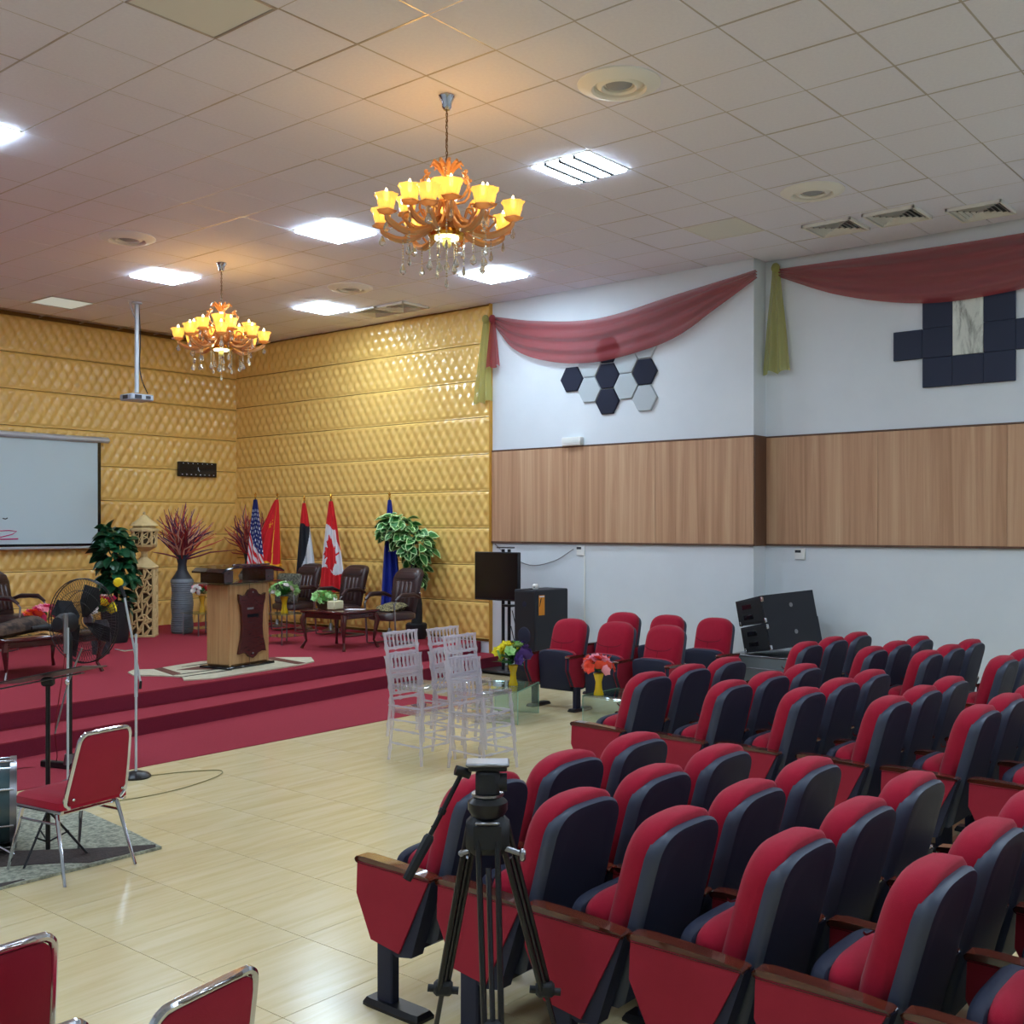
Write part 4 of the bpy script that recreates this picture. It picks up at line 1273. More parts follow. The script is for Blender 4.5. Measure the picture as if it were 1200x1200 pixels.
MB().lathe([(.0, 0), (.045, 0), (.05, .015), (.035, .028), (.0, .03)], 18, (fc.x + .06, fc.y, fc.z), rotm(0, PI / 2)).build('hub_badge', M['steel'], t)
def mic_head(o_, p, d, foam=True):
    p, d = Vector(p), Vector(d).normalized()
    m_ = MB().tube([p, p + d * .10], [.011, .018], 10).build('microphone', M['matblack'], o_)
    if foam: MB().ball(tuple(p + d * .125), .036, 14, 10).build('foam_cover', M['foam'], m_)
    else: MB().ball(tuple(p + d * .12), .026, 12, 8).build('wire_head', M['steel'], m_)
t = thing('microphone_stand', 'silver microphone stand with yellow foam cover on a round base', 'microphone stand', (4.43, 7.33, 0), R(-50))
MB().lathe([(.0, 0), (.105, 0), (.11, .012), (.09, .032), (.03, .05), (.0, .05)], 24).build('base', M['black'], t)
MB().cyl((0, 0, .04), (0, 0, 1.07), .0095).build('pole', M['alu'], t)
MB().cyl((0, 0, .60), (0, 0, 1.0), .013).build('sleeve', M['alu'], t)
MB().tube([(.035, 0, .70), (-.085, 0, 1.34)], .0085, 8).build('boom', M['alu'], t)
MB().tube([(-.155, 0, .955), (-.08, -.01, .945), (.01, 0, .955)], .006, 6).build('clamp_lever', M['chrome'], t)
MB().cyl((.03, 0, .66), (.036, 0, .72), .010).build('counterweight', M['black'], t)
mic_head(t, (-.08, 0, 1.34), (-.45, 0, 1))
t = thing('microphone_stand', 'silver boom microphone stand behind the music stand', 'microphone stand', (3.86, 7.26, 0), R(-50))
for q in range(3):
    a = q * 2 * PI / 3 + .5
    MB().tube([(0, 0, .10), (.20 * cos(a), .20 * sin(a), .01)], .008, 6).build('leg', M['steel'], t)
MB().cyl((0, 0, .02), (0, 0, 1.16), .0085).build('pole', M['alu'], t)
MB().tube([(-.09, 0, .42), (.0, -.01, .76), (.10, 0, 1.02)], .006, 8).build('boom', M['steel'], t)
MB().box((0, -.01, .78), (.03, .03, .04), .008).build('clutch', M['chrome'], t)
MB().cyl((-.015, 0, .98), (-.015, 0, 1.26), .016).build('sleeve', M['steel'], t)
t = thing('music_stand', 'black music stand with a thin slanted desk, behind the red chair', 'music stand', (3.02, 5.90, 0), R(-50))
for q in range(3):
    a = q * 2 * PI / 3 + 2.4
    MB().tube([(0, 0, .28), (.21 * cos(a), .21 * sin(a), .012)], .007, 6).build('leg', M['black'], t)
    MB().tube([(0, 0, .10), (.11 * cos(a), .11 * sin(a), .155)], .005, 6).build('brace', M['black'], t)
MB().cyl((0, 0, .06), (0, 0, .98), .013).build('pole', M['black'], t)
MB().box((0, 0, 1.0), (.07, .05, .05), .012).build('tilt_joint', M['matblack'], t)
MB().box((0.0, .02, 1.035), (.52, .36, .006), .002, rotm(R(-7), R(-11), 0)).build('desk', M['black'], t, smooth=0)
MB().box((-.0, -.15, 1.02), (.52, .05, .006), .002, rotm(R(-7), R(-11), 0)).build('lip', M['black'], t, smooth=0)
# drum at the left edge
t = thing('bass_drum', 'dark drum with steel hoops cut off at the left edge', 'drum', (2.835, 6.355, .27), 0)
ax = rotm(0, PI / 2, R(-26))
MB().lathe([(.245, -.20), (.245, .20)], 36, (0, 0, 0), ax).build('shell', M['drumshell'], t)
for z in (-.20, .17): MB().lathe([(.250, z), (.262, z), (.262, z + .035), (.250, z + .035)], 36, (0, 0, 0), ax).build('hoop', M['steel'], t)
MB().lathe([(.0, .203), (.24, .203)], 36, (0, 0, 0), ax).build('drum_head', M['drumhead'], t)
for q in range(8):
    a = 2 * PI * q / 8 + .3
    d = ax @ Vector((.262 * cos(a), .262 * sin(a), 0)); e1 = ax @ Vector((0, 0, .19)); e0 = ax @ Vector((0, 0, -.05))
    MB().cyl(tuple(d + e1), tuple(d + e0), .007).build('lug', M['chrome'], t)
for a in (-1, 1):
    MB().tube([tuple(ax @ Vector((.20, a * .16, .1))), tuple(ax @ Vector((.262, a * .20, .2)) )], .008, 6).build('spur', M['chrome'], t)
t = thing('floor_microphone', 'small microphone lying on the red carpet beside the drum', 'microphone', (3.47, 7.72, .012), R(20))
MB().tube([(0, 0, .012), (.12, 0, .014)], [.010, .013], 8).build('body', M['matblack'], t)
MB().ball((.135, 0, .018), .018).build('wire_head', M['steel'], t)
t = MB().rings([[(x, y, z) for x, y in [(1.6, 5.60), (2.98, 5.59), (3.54, 5.585), (3.60, 6.0), (3.66, 6.6), (3.69, 7.2), (3.60, 7.42), (1.6, 7.42)]] for z in (.001, .016)]).build('grey_rug', M['shag'], smooth=0)
tag(t, 'grey shaggy rug with dark bands under the red chair and drum', 'rug')
def strip(name, poly, m, parent, z0, z1):
    return MB().rings([[(x, y, z0) for x, y in poly], [(x, y, z1) for x, y in poly]]).build(name, m, parent, smooth=0)
strip('dark_band', [(3.51, 5.60), (3.535, 5.64), (3.27, 5.85), (3.10, 6.01), (2.89, 6.21), (2.5, 6.5), (1.7, 6.9), (1.7, 6.5), (2.4, 6.12), (2.76, 5.93), (3.02, 5.73), (3.11, 5.62)], M['shagdark'], t, .016, .019)
strip('dark_band', [(2.62, 5.595), (2.75, 5.62), (2.4, 5.70), (1.8, 5.85), (1.8, 5.62)], M['shagdark'], t, .016, .019)
tag(MB().tube(curve_pts([(4.50, 7.28, .008), (4.75, 7.18, .008), (4.95, 7.02, .008), (4.80, 6.86, .008), (4.40, 6.74, .008), (4.0, 6.76, .008), (3.6, 6.9, .02)], 40), .004, 5).build('floor_cable', M['cableolive']), 'thin olive cable looped on the tiles by the microphone base', 'cable')
tag(MB().tube(curve_pts([(3.3, 7.75, .012), (3.6, 8.05, .012), (4.0, 8.25, .012), (4.20, 8.1, .03), (4.1, 7.9, .35), (4.05, 7.7, .75), (4.02, 7.6, .95)], 40), .004, 5).build('stand_cable', M['cablered']), 'thin dark red cable rising from the carpet to the stands', 'cable')

# ------------------------------------------------------------------ on the stage
ZS = .30
# lectern
t = thing('lectern', 'wooden lectern with an ornate dark plaque and smoked acrylic top, on the stage', 'lectern', (7.40, 10.16, ZS), R(11))
bw, bd = .64, .34
MB().box((0, 0, .49), (bw, bd, .90), .02).build('body', M['lectwood'], t, smooth=0)
for x in (-.30, .30):
    MB().box((x, -.17, .49), (.03, .012, .90), .004).build('corner_strip', M['lectwood'], t, smooth=0)
MB().box((-.0, -.172, .49), (.006, .004, .9)).build('joint', M['woodtrim'], t, smooth=0)
MB().box((0, 0, .02), (.74, .44, .04), .008).build('base_plate', M['screenblack'], t)
pl = [(0, .885), (.05, .865), (.085, .82), (.13, .80), (.19, .825), (.185, .76), (.165, .70), (.15, .60), (.145, .45), (.155, .33), (.18, .24), (.195, .165), (.14, .175), (.08, .16), (.045, .125), (0, .105)]
out = pl + [(-x, z) for x, z in reversed(pl[1:-1])]
q = MB().prism([(x * 1.12 + .02, z) for x, z in out], -.172, -.205)
o = q.build('plaque', M['mahog'], t, smooth=0)
MB().box((-.02, -.207, .66), (.10, .006, .022), .002).build('plaque_mark', M['steel'], o)
MB().box((.02, -.207, .58), (.18, .004, .035), .001).build('plaque_groove', M['screenblack'], o, smooth=0)
for x, z in ((.02, .84), (.02, .16)): MB().ball((x, -.207, z), .010).build('plaque_stud', M['steel'], o)
MB().box((0, 0, .95), (.98, .52, .012), .003).build('lower_shelf', M['glass'], t, smooth=0)
MB().tube([(-.49, -.26, .95), (.49, -.26, .95)], .006, 4).build('shelf_edge', M['screenblack'], t)
for a in (-1, 1):
    MB().rings([[(a * .26, -.17, .955), (a * .26, .17, .955), (a * .26, .17, 1.10), (a * .26, -.17, 1.09)], [(a * .40, -.17, .955), (a * .40, .17, .955), (a * .40, .17, 1.10), (a * .40, -.17, 1.09)]]).build('side_wing', M['smoke'], t, smooth=0)
    MB().box((a * .33, -.175, 1.025), (.14, .006, .13), .002).build('wing_front', M['mahog'], t, smooth=0)
tp = [(-.50, 1.10), (-.44, 1.135), (-.30, 1.155), (.30, 1.155), (.44, 1.13), (.50, 1.10), (.50, 1.118), (.44, 1.15), (.30, 1.175), (-.30, 1.175), (-.44, 1.155), (-.50, 1.118)]
m_ = MB().rings([[(x, -.24, z - .045) for x, z in tp], [(x, .20, z - .035) for x, z in tp]])
m_.build('reading_top', M['smoke'], t, smooth=0)
MB().tube([(-.50, -.24, 1.065), (-.44, -.24, 1.10), (-.30, -.24, 1.12), (.30, -.24, 1.12), (.44, -.24, 1.095), (.50, -.24, 1.065)], .010, 5).build('top_edge', M['screenblack'], t)
MB().box((0, -.20, 1.145), (.60, .012, .02), .003).build('book_stop', M['mahog'], t)

# hide rug
hp = [(6.31, 10.60), (6.45, 10.72), (6.62, 10.60), (6.95, 10.70), (7.34, 10.78), (7.8, 10.60), (8.16, 10.42), (8.42, 10.12), (8.2, 9.80), (7.9, 9.68), (7.5, 9.62), (7.04, 9.56), (6.6, 9.50), (6.35, 9.62), (6.48, 9.85), (6.38, 10.1), (6.22, 10.35)]
t = tag(MB().rings([[(x, y, ZS + z) for x, y in hp] for z in (.001, .014)]).build('hide_rug', M['rughide'], smooth=0), 'cream patterned hide rug with brown bands under the lectern', 'rug')
strip('brown_band', [(6.62, 10.60), (6.74, 10.63), (6.60, 10.05), (6.46, 9.98)], M['rugbrown'], t, ZS + .014, ZS + .017)
strip('brown_band', [(7.98, 10.50), (8.12, 10.44), (8.02, 9.74), (7.88, 9.70)], M['rugbrown'], t, ZS + .014, ZS + .017)
strip('brown_patch', [(6.72, 10.32), (7.05, 10.40), (7.02, 10.06)], M['rugbrown'], t, ZS + .014, ZS + .017)
for y, x0, x1 in ((9.98, 6.5, 7.1), (9.80, 6.42, 7.1), (10.5, 6.9, 7.5)):
    strip('black_band', [(x0, y), (x1, y + .05), (x1, y + .09), (x0 + .1, y + .035)], M['rugblack'], t, ZS + .014, ZS + .017)

# coffee tables with curved legs
def coffee_table(label, c, lx, ly, h, rz, top='mahog'):
    t = thing('coffee_table', label, 'table', (c[0], c[1], ZS), rz, 'dark coffee tables with curved legs')
    MB().box((0, 0, h - .02), (lx, ly, .035), .010).build('tabletop', M['mahog'], t)
    if top != 'mahog': MB().box((0, 0, h), (lx - .14, ly - .14, .006), .002).build('top_inlay', M[top], t)
    MB().box((0, 0, h - .07), (lx - .08, ly - .08, .07), .008).build('apron', M['mahog'], t)
    for a in (-1, 1):
        for b in (-1, 1):
            x, y = a * (lx / 2 - .05), b * (ly / 2 - .05)
            MB().tube([(x, y, h - .05), (x + a * .025, y + b * .025, h - .13), (x + a * .005, y + b * .005, h * .45), (x - a * .01, y - b * .01, .10), (x + a * .02, y + b * .02, .03), (x + a * .03, y + b * .03, .0)], [.035, .038, .024, .016, .020, .024], 8).build('leg', M['mahog'], t)
    return t
coffee_table('dark coffee table in front of the brown leather chairs', (9.40, 10.72), .68, .78, .50, R(5))
coffee_table('dark coffee table with a wooden top at the left edge of the stage', (5.62, 11.35), 1.15, .95, .44, R(5), 'tablewood')
# brown leather visitor chairs
def office_chair(label, loc, rz, first=[None]):
    if first[0] is not None:
        return dup(first[0], loc, rz, label)
    t = first[0] = thing('leather_chair', label, 'chair', loc, rz, 'brown leather armchairs')
    def bl(x, z): return -.22 - (z - .45) * .26 + .03 * sin((z - .45) * 7) - .25 * (-x * x)
    MB().pillow(arc_outline(.205, .24, .42, 1.01, .15, 3.2), [(.05, .06), (.015, .05), (.0, .02), (.0, -.03), (.03, -.045)], bl, (0, .70)).build('backrest', M['leather'], t, smooth=60)
    MB().pillow(arc_outline(.18, .20, .86, .975, .06, 3.2), [(.03, .085), (.008, .075), (.0, .04)], bl, (0, .92)).build('headrest', M['leather'], t, smooth=60)
    for q_ in range(4):
        MB().pillow([(-.15 + .078 * q_, .50), (-.15 + .078 * q_ + .066, .50), (-.15 + .078 * q_ + .066, .83), (-.15 + .078 * q_, .83)], [(.015, .078), (.0, .066), (.0, .03)], bl, (-.117 + .078 * q_, .665)).build('back_channel', M['leather'], t, smooth=60)
    s_ = MB().pillow([(-.22, -.22), (.22, -.22), (.25, -.15), (.25, .18), (.19, .25), (-.19, .25), (-.25, .18), (-.25, -.15)], [(.05, 0), (.0, .02), (.0, .08), (.04, .11), (.12, .12)], c=(0, 0))
    s_.v = [(x, z, y + .33) for x, y, z in s_.v]
    s_.build('seat', M['leather'], t, smooth=60)
    for a in (-1, 1):
        MB().tube([(a * .27, -.22, .64), (a * .285, .0, .655), (a * .28, .16, .64), (a * .27, .24, .56), (a * .265, .20, .03), (a * .265, .10, .015), (a * .265, -.24, .015)], .013, 8).build('side_frame', M['steel'], t)
        MB().tube([(a * .26, -.26, .62), (a * .285, -.12, .67), (a * .285, .12, .67), (a * .275, .22, .60)], [.02, .028, .028, .018], 8).build('armrest', M['leather'], t)
        MB().ball((a * .25, -.27, .68), .018, 8, 6).build('bolt', M['chrome'], t)
    MB().tube([(-.265, -.24, .015), (.265, -.24, .015)], .013, 8).build('floor_bar', M['steel'], t)
    bpy.context.view_layer.update()
    return t
office_chair('brown leather armchair nearest the potted tree', (10.08, 10.46, ZS), R(92))
office_chair('brown leather armchair before the flag with the maple leaf', (10.42, 11.90, ZS), R(92))
office_chair('brown leather armchair before the red, black and white flag', (10.42, 12.92, ZS), R(92))
office_chair('brown leather armchair at the far left edge of the stage, under a throw', (6.62, 13.75, ZS), R(-150))
def loose_cushion(label, loc, rot, m, s=.36):
    o = MB().pillow([(-s/2, -s/2 + .02), (-s/2 + .02, -s/2), (s/2 - .02, -s/2), (s/2, -s/2 + .02), (s/2, s/2 - .02), (s/2 - .02, s/2), (-s/2 + .02, s/2), (-s/2, s/2 - .02)], [(.10, -.055), (.04, -.045), (.0, .0), (.04, .045), (.10, .055)], c=(0, 0)).build('cushion', M[m], smooth=60)
    o.location = loc; o.rotation_euler = rot
    return tag(o, label, 'cushion')
loose_cushion('grey patterned cushion leaning on the leather chair farthest from the tree', (10.24, 12.84, ZS + .66), (R(12), 0, R(100)), 'cushion', .44)
loose_cushion('leopard patterned cushion on the leather chair by the potted tree', (10.06, 10.46, ZS + .49), (R(80), 0, R(92)), 'leopard', .34)
t = thing('planter', 'small brown bowl of pale green foliage on the coffee table', 'plant', (9.33, 10.98, ZS + .502), 0)
MB().lathe([(.0, 0), (.06, 0), (.085, .05), (.09, .09), (.075, .09), (.0, .07)], 16).build('bowl', mat('brown_bowl', (86, 60, 44), .4), t)
bouquet(t, (0, 0, .08), .15, ['leafpale'], 16, .055, green='leafpale', gn=46, seed=11)
t = thing('tissue_box', 'cream tissue box on the coffee table', 'box', (9.32, 10.72, ZS + .502), R(12))
MB().box((0, 0, .055), (.20, .12, .11), .01).build('box', M['tissue'], t)
MB().add([(-.04, 0, .11), (0, .03, .16), (.04, 0, .11), (0, -.03, .15)], [(0, 1, 2), (0, 2, 3)]).build('tissue', M['paper'], t, smooth=0, fix=False)
tag(MB().box((9.45, 10.48, ZS + .504), (.16, .22, .004), .0, rotm(0, 0, .4)).build('paper_sheet', M['paper'], smooth=0), 'white sheet of paper on the coffee table', 'paper')
glass_t = thing('glass_table', 'clear glass side table with the green foliage vase, behind the lectern', 'table', (9.29, 11.72, ZS), 0, 'glass side tables on the stage')
def stage_glass(t, w_, h_):
    MB().box((0, 0, h_), (w_, w_, .012), .003).build('tabletop', M['glass'], t, smooth=0)
    MB().box((0, 0, .10), (w_ - .06, w_ - .06, .010), .003).build('shelf', M['glass'], t, smooth=0)
    for a in (-1, 1):
        for b in (-1, 1): MB().cyl((a * (w_ / 2 - .03), b * (w_ / 2 - .03), 0), (a * (w_ / 2 - .03), b * (w_ / 2 - .03), h_), .010).build('leg', M['steel'], t)
stage_glass(glass_t, .46, .40)
t = thing('flower_vase', 'yellow vase of pale green foliage right of the lectern', 'flowers', (9.29, 11.72, ZS + .407), 0, 'flower vases on the stage')
vase(t, M['yellowvase'], .22, .05); bouquet(t, (0, 0, .24), .20, ['leafpale', 'leafpale', 'paleflower', 'leafpale'], 22, .05, green='leafmid', gn=60, seed=14)
g2 = thing('glass_table', 'clear glass side table left of the lectern with red and white flowers', 'table', (9.25, 13.55, ZS), 0, 'glass side tables on the stage')
stage_glass(g2, .44, .32)
t = thing('flower_vase', 'gold vase of red and white flowers seen left of the lectern', 'flowers', (9.25, 13.55, ZS + .327), 0, 'flower vases on the stage')
vase(t, M['goldvase'], .24, .045); bouquet(t, (0, 0, .27), .16, ['paleflower', 'paleflower', 'redflower', 'pinkflower'], 22, .05, gn=26, seed=15)
# left table things
t = thing('flower_bunch', 'bunch of pink and orange flowers lying on the left coffee table', 'flowers', (5.90, 11.60, ZS + .45), 0)
bouquet(t, (-.16, -.04, .06), .15, ['orangeflower', 'coral'], 6, .075, gn=8, seed=21)
bouquet(t, (.02, .02, .09), .17, ['hotpink', 'hotpink', 'pinkflower'], 22, .07, gn=10, seed=22)
t = thing('flower_vase', 'vase of yellow and pink flowers seen through the fan', 'flowers', (7.05, 12.45, ZS), 0, 'flower vases on the stage')
MB().lathe([(.0, 0), (.10, 0), (.12, .2), (.09, .38), (.07, .42), (.0, .40)], 16).build('vase', M['vasedark'], t)
bouquet(t, (0, 0, .52), .20, ['yellowflower', 'paleflower', 'hotpink'], 16, .075, gn=26, seed=23)
o = MB().pillow([(-.42, -.10), (-.30, -.16), (.1, -.15), (.38, -.09), (.44, .0), (.25, .09), (-.1, .14), (-.36, .10)], [(.08, 0), (.0, .03), (.0, .08), (.06, .13), (.16, .15)], lambda x, z: .0, (0, 0))
o.v = [(x, z, y + .03 * sin(x * 9)) for x, y, z in o.v]
o = o.build('throw', M['fleece'], smooth=60); o.location = (5.35, 11.15, ZS + .455); o.rotation_euler = (0, 0, R(18))
tag(o, 'brown furry throw bundled on the left coffee table', 'blanket')
o = MB().tube([(-.2, 0, .0), (-.05, .02, .03), (.10, 0, .02), (.22, .0, .0)], [.02, .04, .035, .02], 8).build('glove', M['matblack'], smooth=60)
o.location = (5.66, 10.98, ZS + .48); o.rotation_euler = (0, R(10), R(-10)); tag(o, 'black cloth roll lying beside the throw on the left table', 'cloth')

# carved pedestals with a lantern
t = thing('lantern_pedestal', 'cream carved lantern on a fretwork pedestal beside the dark leafy plant', 'lantern', (8.58, 13.98, ZS), R(-42))
PW, PH = .32, .98
MB().box((0, 0, PH / 2), (PW - .06, PW - .06, PH - .02)).build('core', M['creamdark'], t, smooth=0)  # dark box added as painted shade for the hollow inside
for a in (-1, 1):
    for b in (-1, 1): MB().box((a * (PW / 2 - .012), b * (PW / 2 - .012), PH / 2), (.028, .028, PH), .003).build('corner_post', M['cream'], t, smooth=0)
MB().box((0, 0, .015), (PW + .02, PW + .02, .03), .004).build('bottom_rim', M['cream'], t, smooth=0)
MB().box((0, 0, PH), (PW + .02, PW + .02, .03), .004).build('top_rim', M['cream'], t, smooth=0)
rnd = random.Random(5)
def fret(w_, h_, nx, nz, r_):
    mb = MB(); P = {}
    for i in range(nx + 1):
        for j in range(nz + 1):
            jx = 0 if i in (0, nx) else rnd.uniform(-.3, .3)
            jz = 0 if j in (0, nz) else rnd.uniform(-.3, .3)
            P[i, j] = Vector(((i + jx + (.25 if j % 2 and i not in (0, nx) else 0)) / nx * w_ - w_ / 2, 0, (j + jz) / nz * h_ - h_ / 2))
    for i in range(nx + 1):
        for j in range(nz + 1):
            if i < nx and (i + j) % 2 == 0: mb.tube([P[i, j], P[i + 1, j]], r_, 4)
            if j < nz: mb.tube([P[i, j], P[i, j + 1]], r_, 4)
            if i < nx and j < nz and (i + j) % 3: mb.tube([P[i, j], P[i + 1, j + 1]], r_, 4)
    return mb
fr = fret(PW - .03, PH - .04, 4, 12, .0155)
fo = None
for q in range(4):
    if fo is None: fo = fr.build('fretwork', M['cream'], t, smooth=0); o = fo
    else: o = share(fo, 'fretwork', t, (0, 0, 0))
    a = q * PI / 2
    o.location = (sin(a) * (PW / 2 - .008), -cos(a) * (PW / 2 - .008), PH / 2); o.rotation_euler = (0, 0, a)
def sq(prof, t, nm, m, n=4):
    prof = [(r_ * .86, z_) for r_, z_ in prof]
    MB().lathe(prof, n, (0, 0, 0), Matrix.Rotation(PI / 4 if n == 4 else 0, 3, 'Z')).build(nm, m, t, smooth=30)
sq([(.23, PH + .015), (.22, PH + .03), (.12, PH + .10), (.06, PH + .15), (.05, PH + .20), (.0, PH + .20)], t, 'dome', M['cream'], 8)
L0 = PH + .20
sq([(.05, L0), (.06, L0 + .03), (.12, L0 + .06), (.20, L0 + .10), (.215, L0 + .13), (.0, L0 + .13)], t, 'lantern_base', M['cream'], 8)
sq([(.17, L0 + .13), (.185, L0 + .32), (.0, L0 + .32)], t, 'lantern_core', M['creamdark'], 8)  # dark fill paints the shade inside the hollow lantern
for q in range(8):
    a = 2 * PI * q / 8
    MB().cyl((.168 * cos(a), .168 * sin(a), L0 + .12), (.176 * cos(a), .176 * sin(a), L0 + .33), .012, n=5).build('lantern_rib', M['cream'], t)
    a += PI / 8
    f_ = fret(.11, .17, 2, 3, .007).build('lantern_fret', M['cream'], t, smooth=0); f_.location = (.163 * cos(a), .163 * sin(a), L0 + .225); f_.rotation_euler = (0, 0, a + PI / 2)
sq([(.235, L0 + .32), (.24, L0 + .35), (.19, L0 + .37), (.18, L0 + .40), (.235, L0 + .40), (.19, L0 + .44), (.10, L0 + .50), (.04, L0 + .55), (.0, L0 + .57)], t, 'lantern_roof', M['cream'], 8)
MB().ball((0, 0, L0 + .58), .022).build('finial', M['cream'], t)

# ribbed vases with painted twigs
def twig_vase(label, loc, seed, spread=1.0):
    t = thing('twig_vase', label, 'vase', loc, 0, 'tall grey vases of red twigs')
    pr = [(.0, 0), (.14, 0)]
    for q in range(24):
        z = .02 + q * .031
        pr += [(.150 + .006 * sin(q * .6), z), (.160 + .006 * sin(q * .6), z + .012)]
    pr += [(.165, .78), (.15, .80)]
    MB().lathe(pr, 24).build('body', M['vasegrey'], t)
    MB().lathe([(.15, .80), (.11, .86), (.07, .93), (.062, 1.02), (.085, 1.12), (.092, 1.15), (.075, 1.15), (.05, 1.05)], 20).build('neck', M['vasedark'], t)
    rnd = random.Random(seed)
    cols = [mat('twig_a', (164, 60, 62), .7), mat('twig_b', (120, 42, 58), .7), mat('twig_c', (204, 96, 72), .7), mat('twig_d', (92, 58, 92), .7), mat('twig_e', (200, 150, 130), .7)]
    for q in range(125):
        a = rnd.uniform(0, 2 * PI)
        k = rnd.random() ** 1.1
        sp = (.10 + .42 * k) * spread
        ht = 1.08 + (.88 - .40 * k) * rnd.uniform(.6, 1.05)
        if q % 8 == 0: sp *= 1.55; ht -= .26
        dx, dy = cos(a) * sp, sin(a) * sp
        w1, w2 = rnd.uniform(-.07, .07), rnd.uniform(-.10, .10)
        z0 = 1.08
        MB().tube([(dx * .04, dy * .04, z0), (dx * .25 + w1, dy * .25, z0 + (ht - z0) * .4), (dx * .6 + w2, dy * .6 + w1, z0 + (ht - z0) * .75), (dx, dy, ht)], [.013, .012, .010, .004], 4).build('twig', cols[q % 5], t, smooth=60, fix=False)
twig_vase('tall grey ribbed vase of red twigs left of the lectern', (9.20, 13.98, ZS), 3)
twig_vase('tall grey ribbed vase of red twigs hidden behind the lectern, near the flags', (10.94, 14.72, ZS), 8, .8)

# leafy plants: every leaf a part
def leaf_mesh(L, W_, rim):
    mb = MB()
    pts = [(0, 0), (.5, .22), (1, .45), (.86, .72), (.0, 1)]
    out_ = [(0, 0), (.62, .22), (1, .48), (.72, .76), (0, 1.0), (-.72, .76), (-1, .48), (-.62, .22)]
    z_ = lambda u, v: -.35 * L * v * v + .10 * L * abs(u)
    k = .74
    inn = [(u * k, .5 + (v - .5) * .86) for u, v in out_]
    vs = [(u * W_, v * L, z_(u, v)) for u, v in out_] + [(u * W_, v * L, z_(u, v)) for u, v in inn] + [(0, v * L, z_(0, v)) for v in (.25, .5, .75)]
    fs = [(i, (i + 1) % 8, 8 + (i + 1) % 8, 8 + i) for i in range(8)]
    mb.k = 1 if rim else 0
    mb.add(vs, fs)
    mb.k = 0
    n0 = 0
    mb.f += [(8, 9, 16), (9, 10, 17, 16), (10, 11, 18, 17), (11, 12, 18), (12, 13, 18), (13, 14, 17, 18), (14, 15, 16, 17), (15, 8, 16)]
    mb.m += [0] * 8
    return mb
def leafy(t, blobs, n, L, mats_, rim, seed):
    rnd = random.Random(seed)
    lf = None
    tot = sum(b[3] for b in blobs)
    for q in range(n):
        u = rnd.uniform(0, tot)
        for b in blobs:
            if u <= b[3]: break
            u -= b[3]
        a, e = rnd.uniform(0, 2 * PI), math.asin(rnd.uniform(-.95, 1))
        rr = rnd.uniform(.72, 1.05)
        d = Vector((cos(a) * cos(e), sin(a) * cos(e), sin(e)))
        p = Vector(b[0]) + Vector((d.x * b[1], d.y * b[1], d.z * b[2])) * rr
        o_ = Vector((d.x, d.y, d.z * .35 - .25)).normalized()
        qd = o_.to_track_quat('Y', 'Z').to_euler()
        qd.x += rnd.uniform(-.5, .5); qd.y += rnd.uniform(-.9, .9); qd.z += rnd.uniform(-.5, .5)
        sc_ = rnd.uniform(.75, 1.25)
        if lf is None:
            lf = leaf_mesh(L, L * .36, rim).build('leaf', mats_, t, smooth=60, fix=False); o = lf
            o.rotation_euler = qd; o.location = p - o_ * L * .5; o.scale = (sc_,) * 3
        else: share(lf, 'leaf', t, p - o_ * L * .5, qd, (sc_,) * 3)
t = thing('potted_tree', 'artificial tree of green white-edged leaves beside the leather chair', 'tree', (10.86, 10.78, ZS), 0)
MB().lathe([(.0, 0), (.13, 0), (.15, .06), (.15, .20), (.13, .22), (.0, .20)], 18).build('pot', M['matblack'], t)
MB().tube(curve_pts([(0, 0, .15), (.02, .0, .45), (-.02, .02, .8), (.0, .06, 1.1)], 8), [.085, .075, .07, .07, .06, .055, .05, .045, .04], 8).build('trunk', M['bark'], t)
MB().tube([(.05, .02, .15), (.03, .05, .6), (.02, -.05, 1.0)], .04, 7).build('trunk', M['bark'], t)
leafy(t, [((-.10, .22, 1.50), .28, .24, 3), ((-.02, .0, 1.30), .27, .27, 3), ((-.16, .38, 1.55), .20, .18, 2), ((.02, -.02, .96), .15, .24, 1.4)], 290, .17, [M['leafmid'], M['leafrim']], True, 31)
t = thing('potted_plant', 'tall dark green leafy plant beside the projection screen', 'plant', (7.88, 13.55, ZS), 0)
MB().lathe([(.0, 0), (.15, 0), (.17, .05), (.19, .45), (.20, .55), (.17, .56), (.0, .5)], 18).build('pot', M['bark'], t)
MB().tube([(0, 0, .4), (.02, .0, .9), (.0, .02, 1.4)], .03, 7).build('stem', M['bark'], t)
leafy(t, [((0, .0, 1.22), .26, .30, 3), ((.05, -.03, .90), .26, .26, 2.4), ((-.03, .05, 1.42), .18, .18, 1.2), ((.0, .0, .56), .24, .20, 1.6)], 298, .17, [M['leafdark'], M['leafdark']], False, 33)

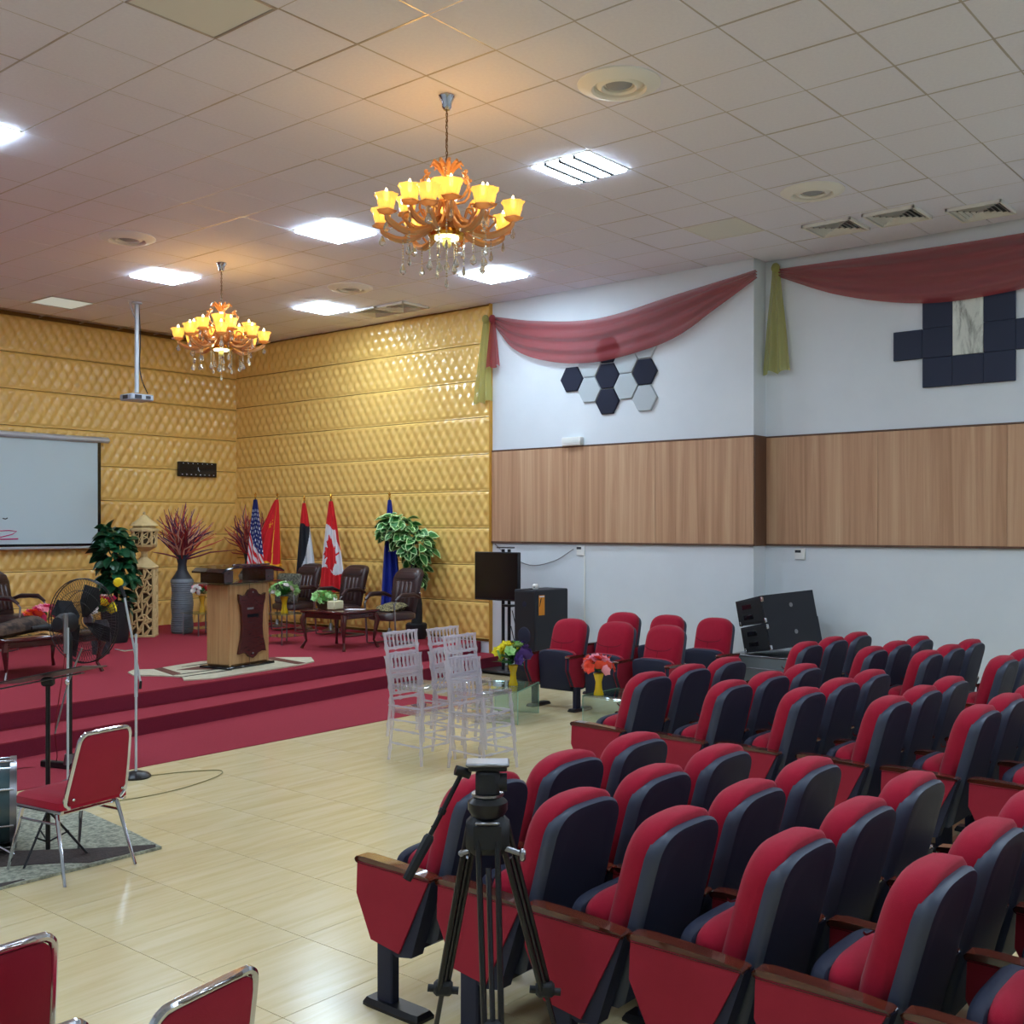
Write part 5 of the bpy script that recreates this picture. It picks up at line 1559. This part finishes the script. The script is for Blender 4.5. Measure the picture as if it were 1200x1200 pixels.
# ------------------------------------------------------------------ flags on poles
def in_poly(x, y, P):
    c_ = False
    for i in range(len(P)):
        x1, y1 = P[i]; x2, y2 = P[i - 1]
        if (y1 > y) != (y2 > y) and x < (x2 - x1) * (y - y1) / (y2 - y1) + x1: c_ = not c_
    return c_
def flag(label, x, y, h, w_top, wL, wR, Lc, paint, mats_, seed, lean_=0.0, fringe=None):
    """cloth hangs from a pole; wL / wR: spread of the hem each side; paint(u, t) -> material slot"""
    t = thing('flag', label, 'flag', (x, y, ZS), math.atan2(-.7687, .6396), 'furled flags on poles')
    MB().lathe([(.0, 0), (.13, 0), (.13, .02), (.04, .05), (.02, .12), (.0, .12)], 18).build('base', M['steel'], t)
    MB().cyl((0, 0, .03), (0, 0, h), .011).build('pole', mat('flag_pole', (120, 96, 60), .35, metal=.6), t)
    MB().lathe([(.0, h), (.018, h + .005), (.012, h + .03), (.020, h + .05), (.0, h + .085)], 10).build('finial', M['goldmetal'], t)
    NA, NZ = 56, 90
    mb = MB()
    for k in range(NZ + 1):
        v = k / NZ
        sp = v ** .85
        for a in range(NA + 1):
            s = a / NA
            u = 2 * s - 1
            xx = (-wL + (wL + wR) * s) * sp + (s - .5) * w_top + lean_ * v
            yy = -.016 - (.012 + .03 * sp) * (1 + sin(s * 5.2 * PI + seed + .8 * v)) + .02 * u * u
            zz = h - .03 - Lc * v * (1 - .03 * cos(s * 9 + seed))
            mb.v.append((xx, yy, zz))
    for k in range(NZ):
        for a in range(NA):
            o_ = k * (NA + 1) + a
            mb.f.append((o_, o_ + 1, o_ + NA + 2, o_ + NA + 1))
            mb.m.append(paint(2 * (a + .5) / NA - 1, (k + .5) / NZ))
    mb.k = 0
    cl_ = mb.build('cloth', mats_, t, smooth=180, fix=False)
    if fringe:
        MB().tube([(mb.v[NZ * (NA + 1) + a][0], mb.v[NZ * (NA + 1) + a][1], mb.v[NZ * (NA + 1) + a][2]) for a in range(0, NA + 1, 4)], .012, 5).build('fringe', M[fringe], t)
    return t
LEAF = [(0, -1), (.12, -.62), (.34, -.72), (.26, -.36), (.62, -.55), (.66, -.36), (1, -.28), (.80, .0), (.88, .14), (.42, .42), (.46, .58), (.06, .52), (.06, .98), (-.06, .98), (-.06, .52), (-.46, .58), (-.42, .42), (-.88, .14), (-.80, 0), (-1, -.28), (-.66, -.36), (-.62, -.55), (-.26, -.36), (-.34, -.72), (-.12, -.62)]
def p_canada(u, t):
    if t < .30 + .05 * u: return 1
    if u > .60 and t < .30 + (u - .2) * .35: return 1
    if in_poly((t - .60) / .215, (u + .10) / .92, [(x, y) for x, y in LEAF]) : return 1
    if t > .80 + .06 * u: return 1
    return 0
def p_uae(u, t):
    if t < .30 + .03 * u: return 0
    if u < .95 - (t - .32) * 2.3: return 1
    return 2
def p_us(u, t):
    if t < .66 - .22 * (-u) * 1.0 and t < .72:
        a, b = (u + 1) * 3.2, t * 17
        ia, ib = math.floor(a), math.floor(b)
        du, dv = a - ia - (.25 if ib % 2 else .75), b - ib - .5
        if t > .12 and abs(du) < .16 and abs(dv) < .26: return 2
        return 0
    return 1 if math.floor((t + .30 * -u) * 15) % 2 else 2
def p_red(u, t):
    if abs(u - .38 - .1 * (t - .5)) < .035 and t < .98: return 1
    if u > .93 or t > .965: return 1
    for cx_, cy_, r_ in ((-.15, .40, .13), (.02, .33, .05), (.06, .38, .05)):
        ang = math.atan2((t - cy_) * 2.2, u - cx_)
        rr = math.hypot((t - cy_) * 2.2, u - cx_)
        if rr < r_ * (.55 + .45 * cos(5 * ang + PI / 2)): return 1
    return 0
FW = M
flag('furled flag with stars on blue and red and white stripes, leftmost flag', 10.44, 13.88, 2.02, .05, .10, .13, 1.15, p_us, [FW['fcblue'], FW['fcred'], FW['fcwhite']], 1)
flag('furled red flag with gold edging and a gold star', 10.72, 13.70, 2.02, .05, .40, .05, 1.02, p_red, [FW['fcred'], FW['fcgold']], 2, fringe='fcgold')
flag('furled red, black and white flag behind the leather chair', 10.78, 13.12, 1.96, .05, .10, .17, 1.10, p_uae, [FW['fcred'], FW['fcblack'], FW['fcwhite']], 3)
flag('furled red and white flag with a red maple leaf', 10.78, 12.50, 1.98, .06, .14, .20, 1.32, p_canada, [FW['fcwhite'], FW['fcred']], 4)
flag('furled royal blue flag behind the artificial tree', 10.82, 11.28, 1.98, .05, .10, .16, 1.55, lambda u, t: 0, [FW['fcroyal']], 5)
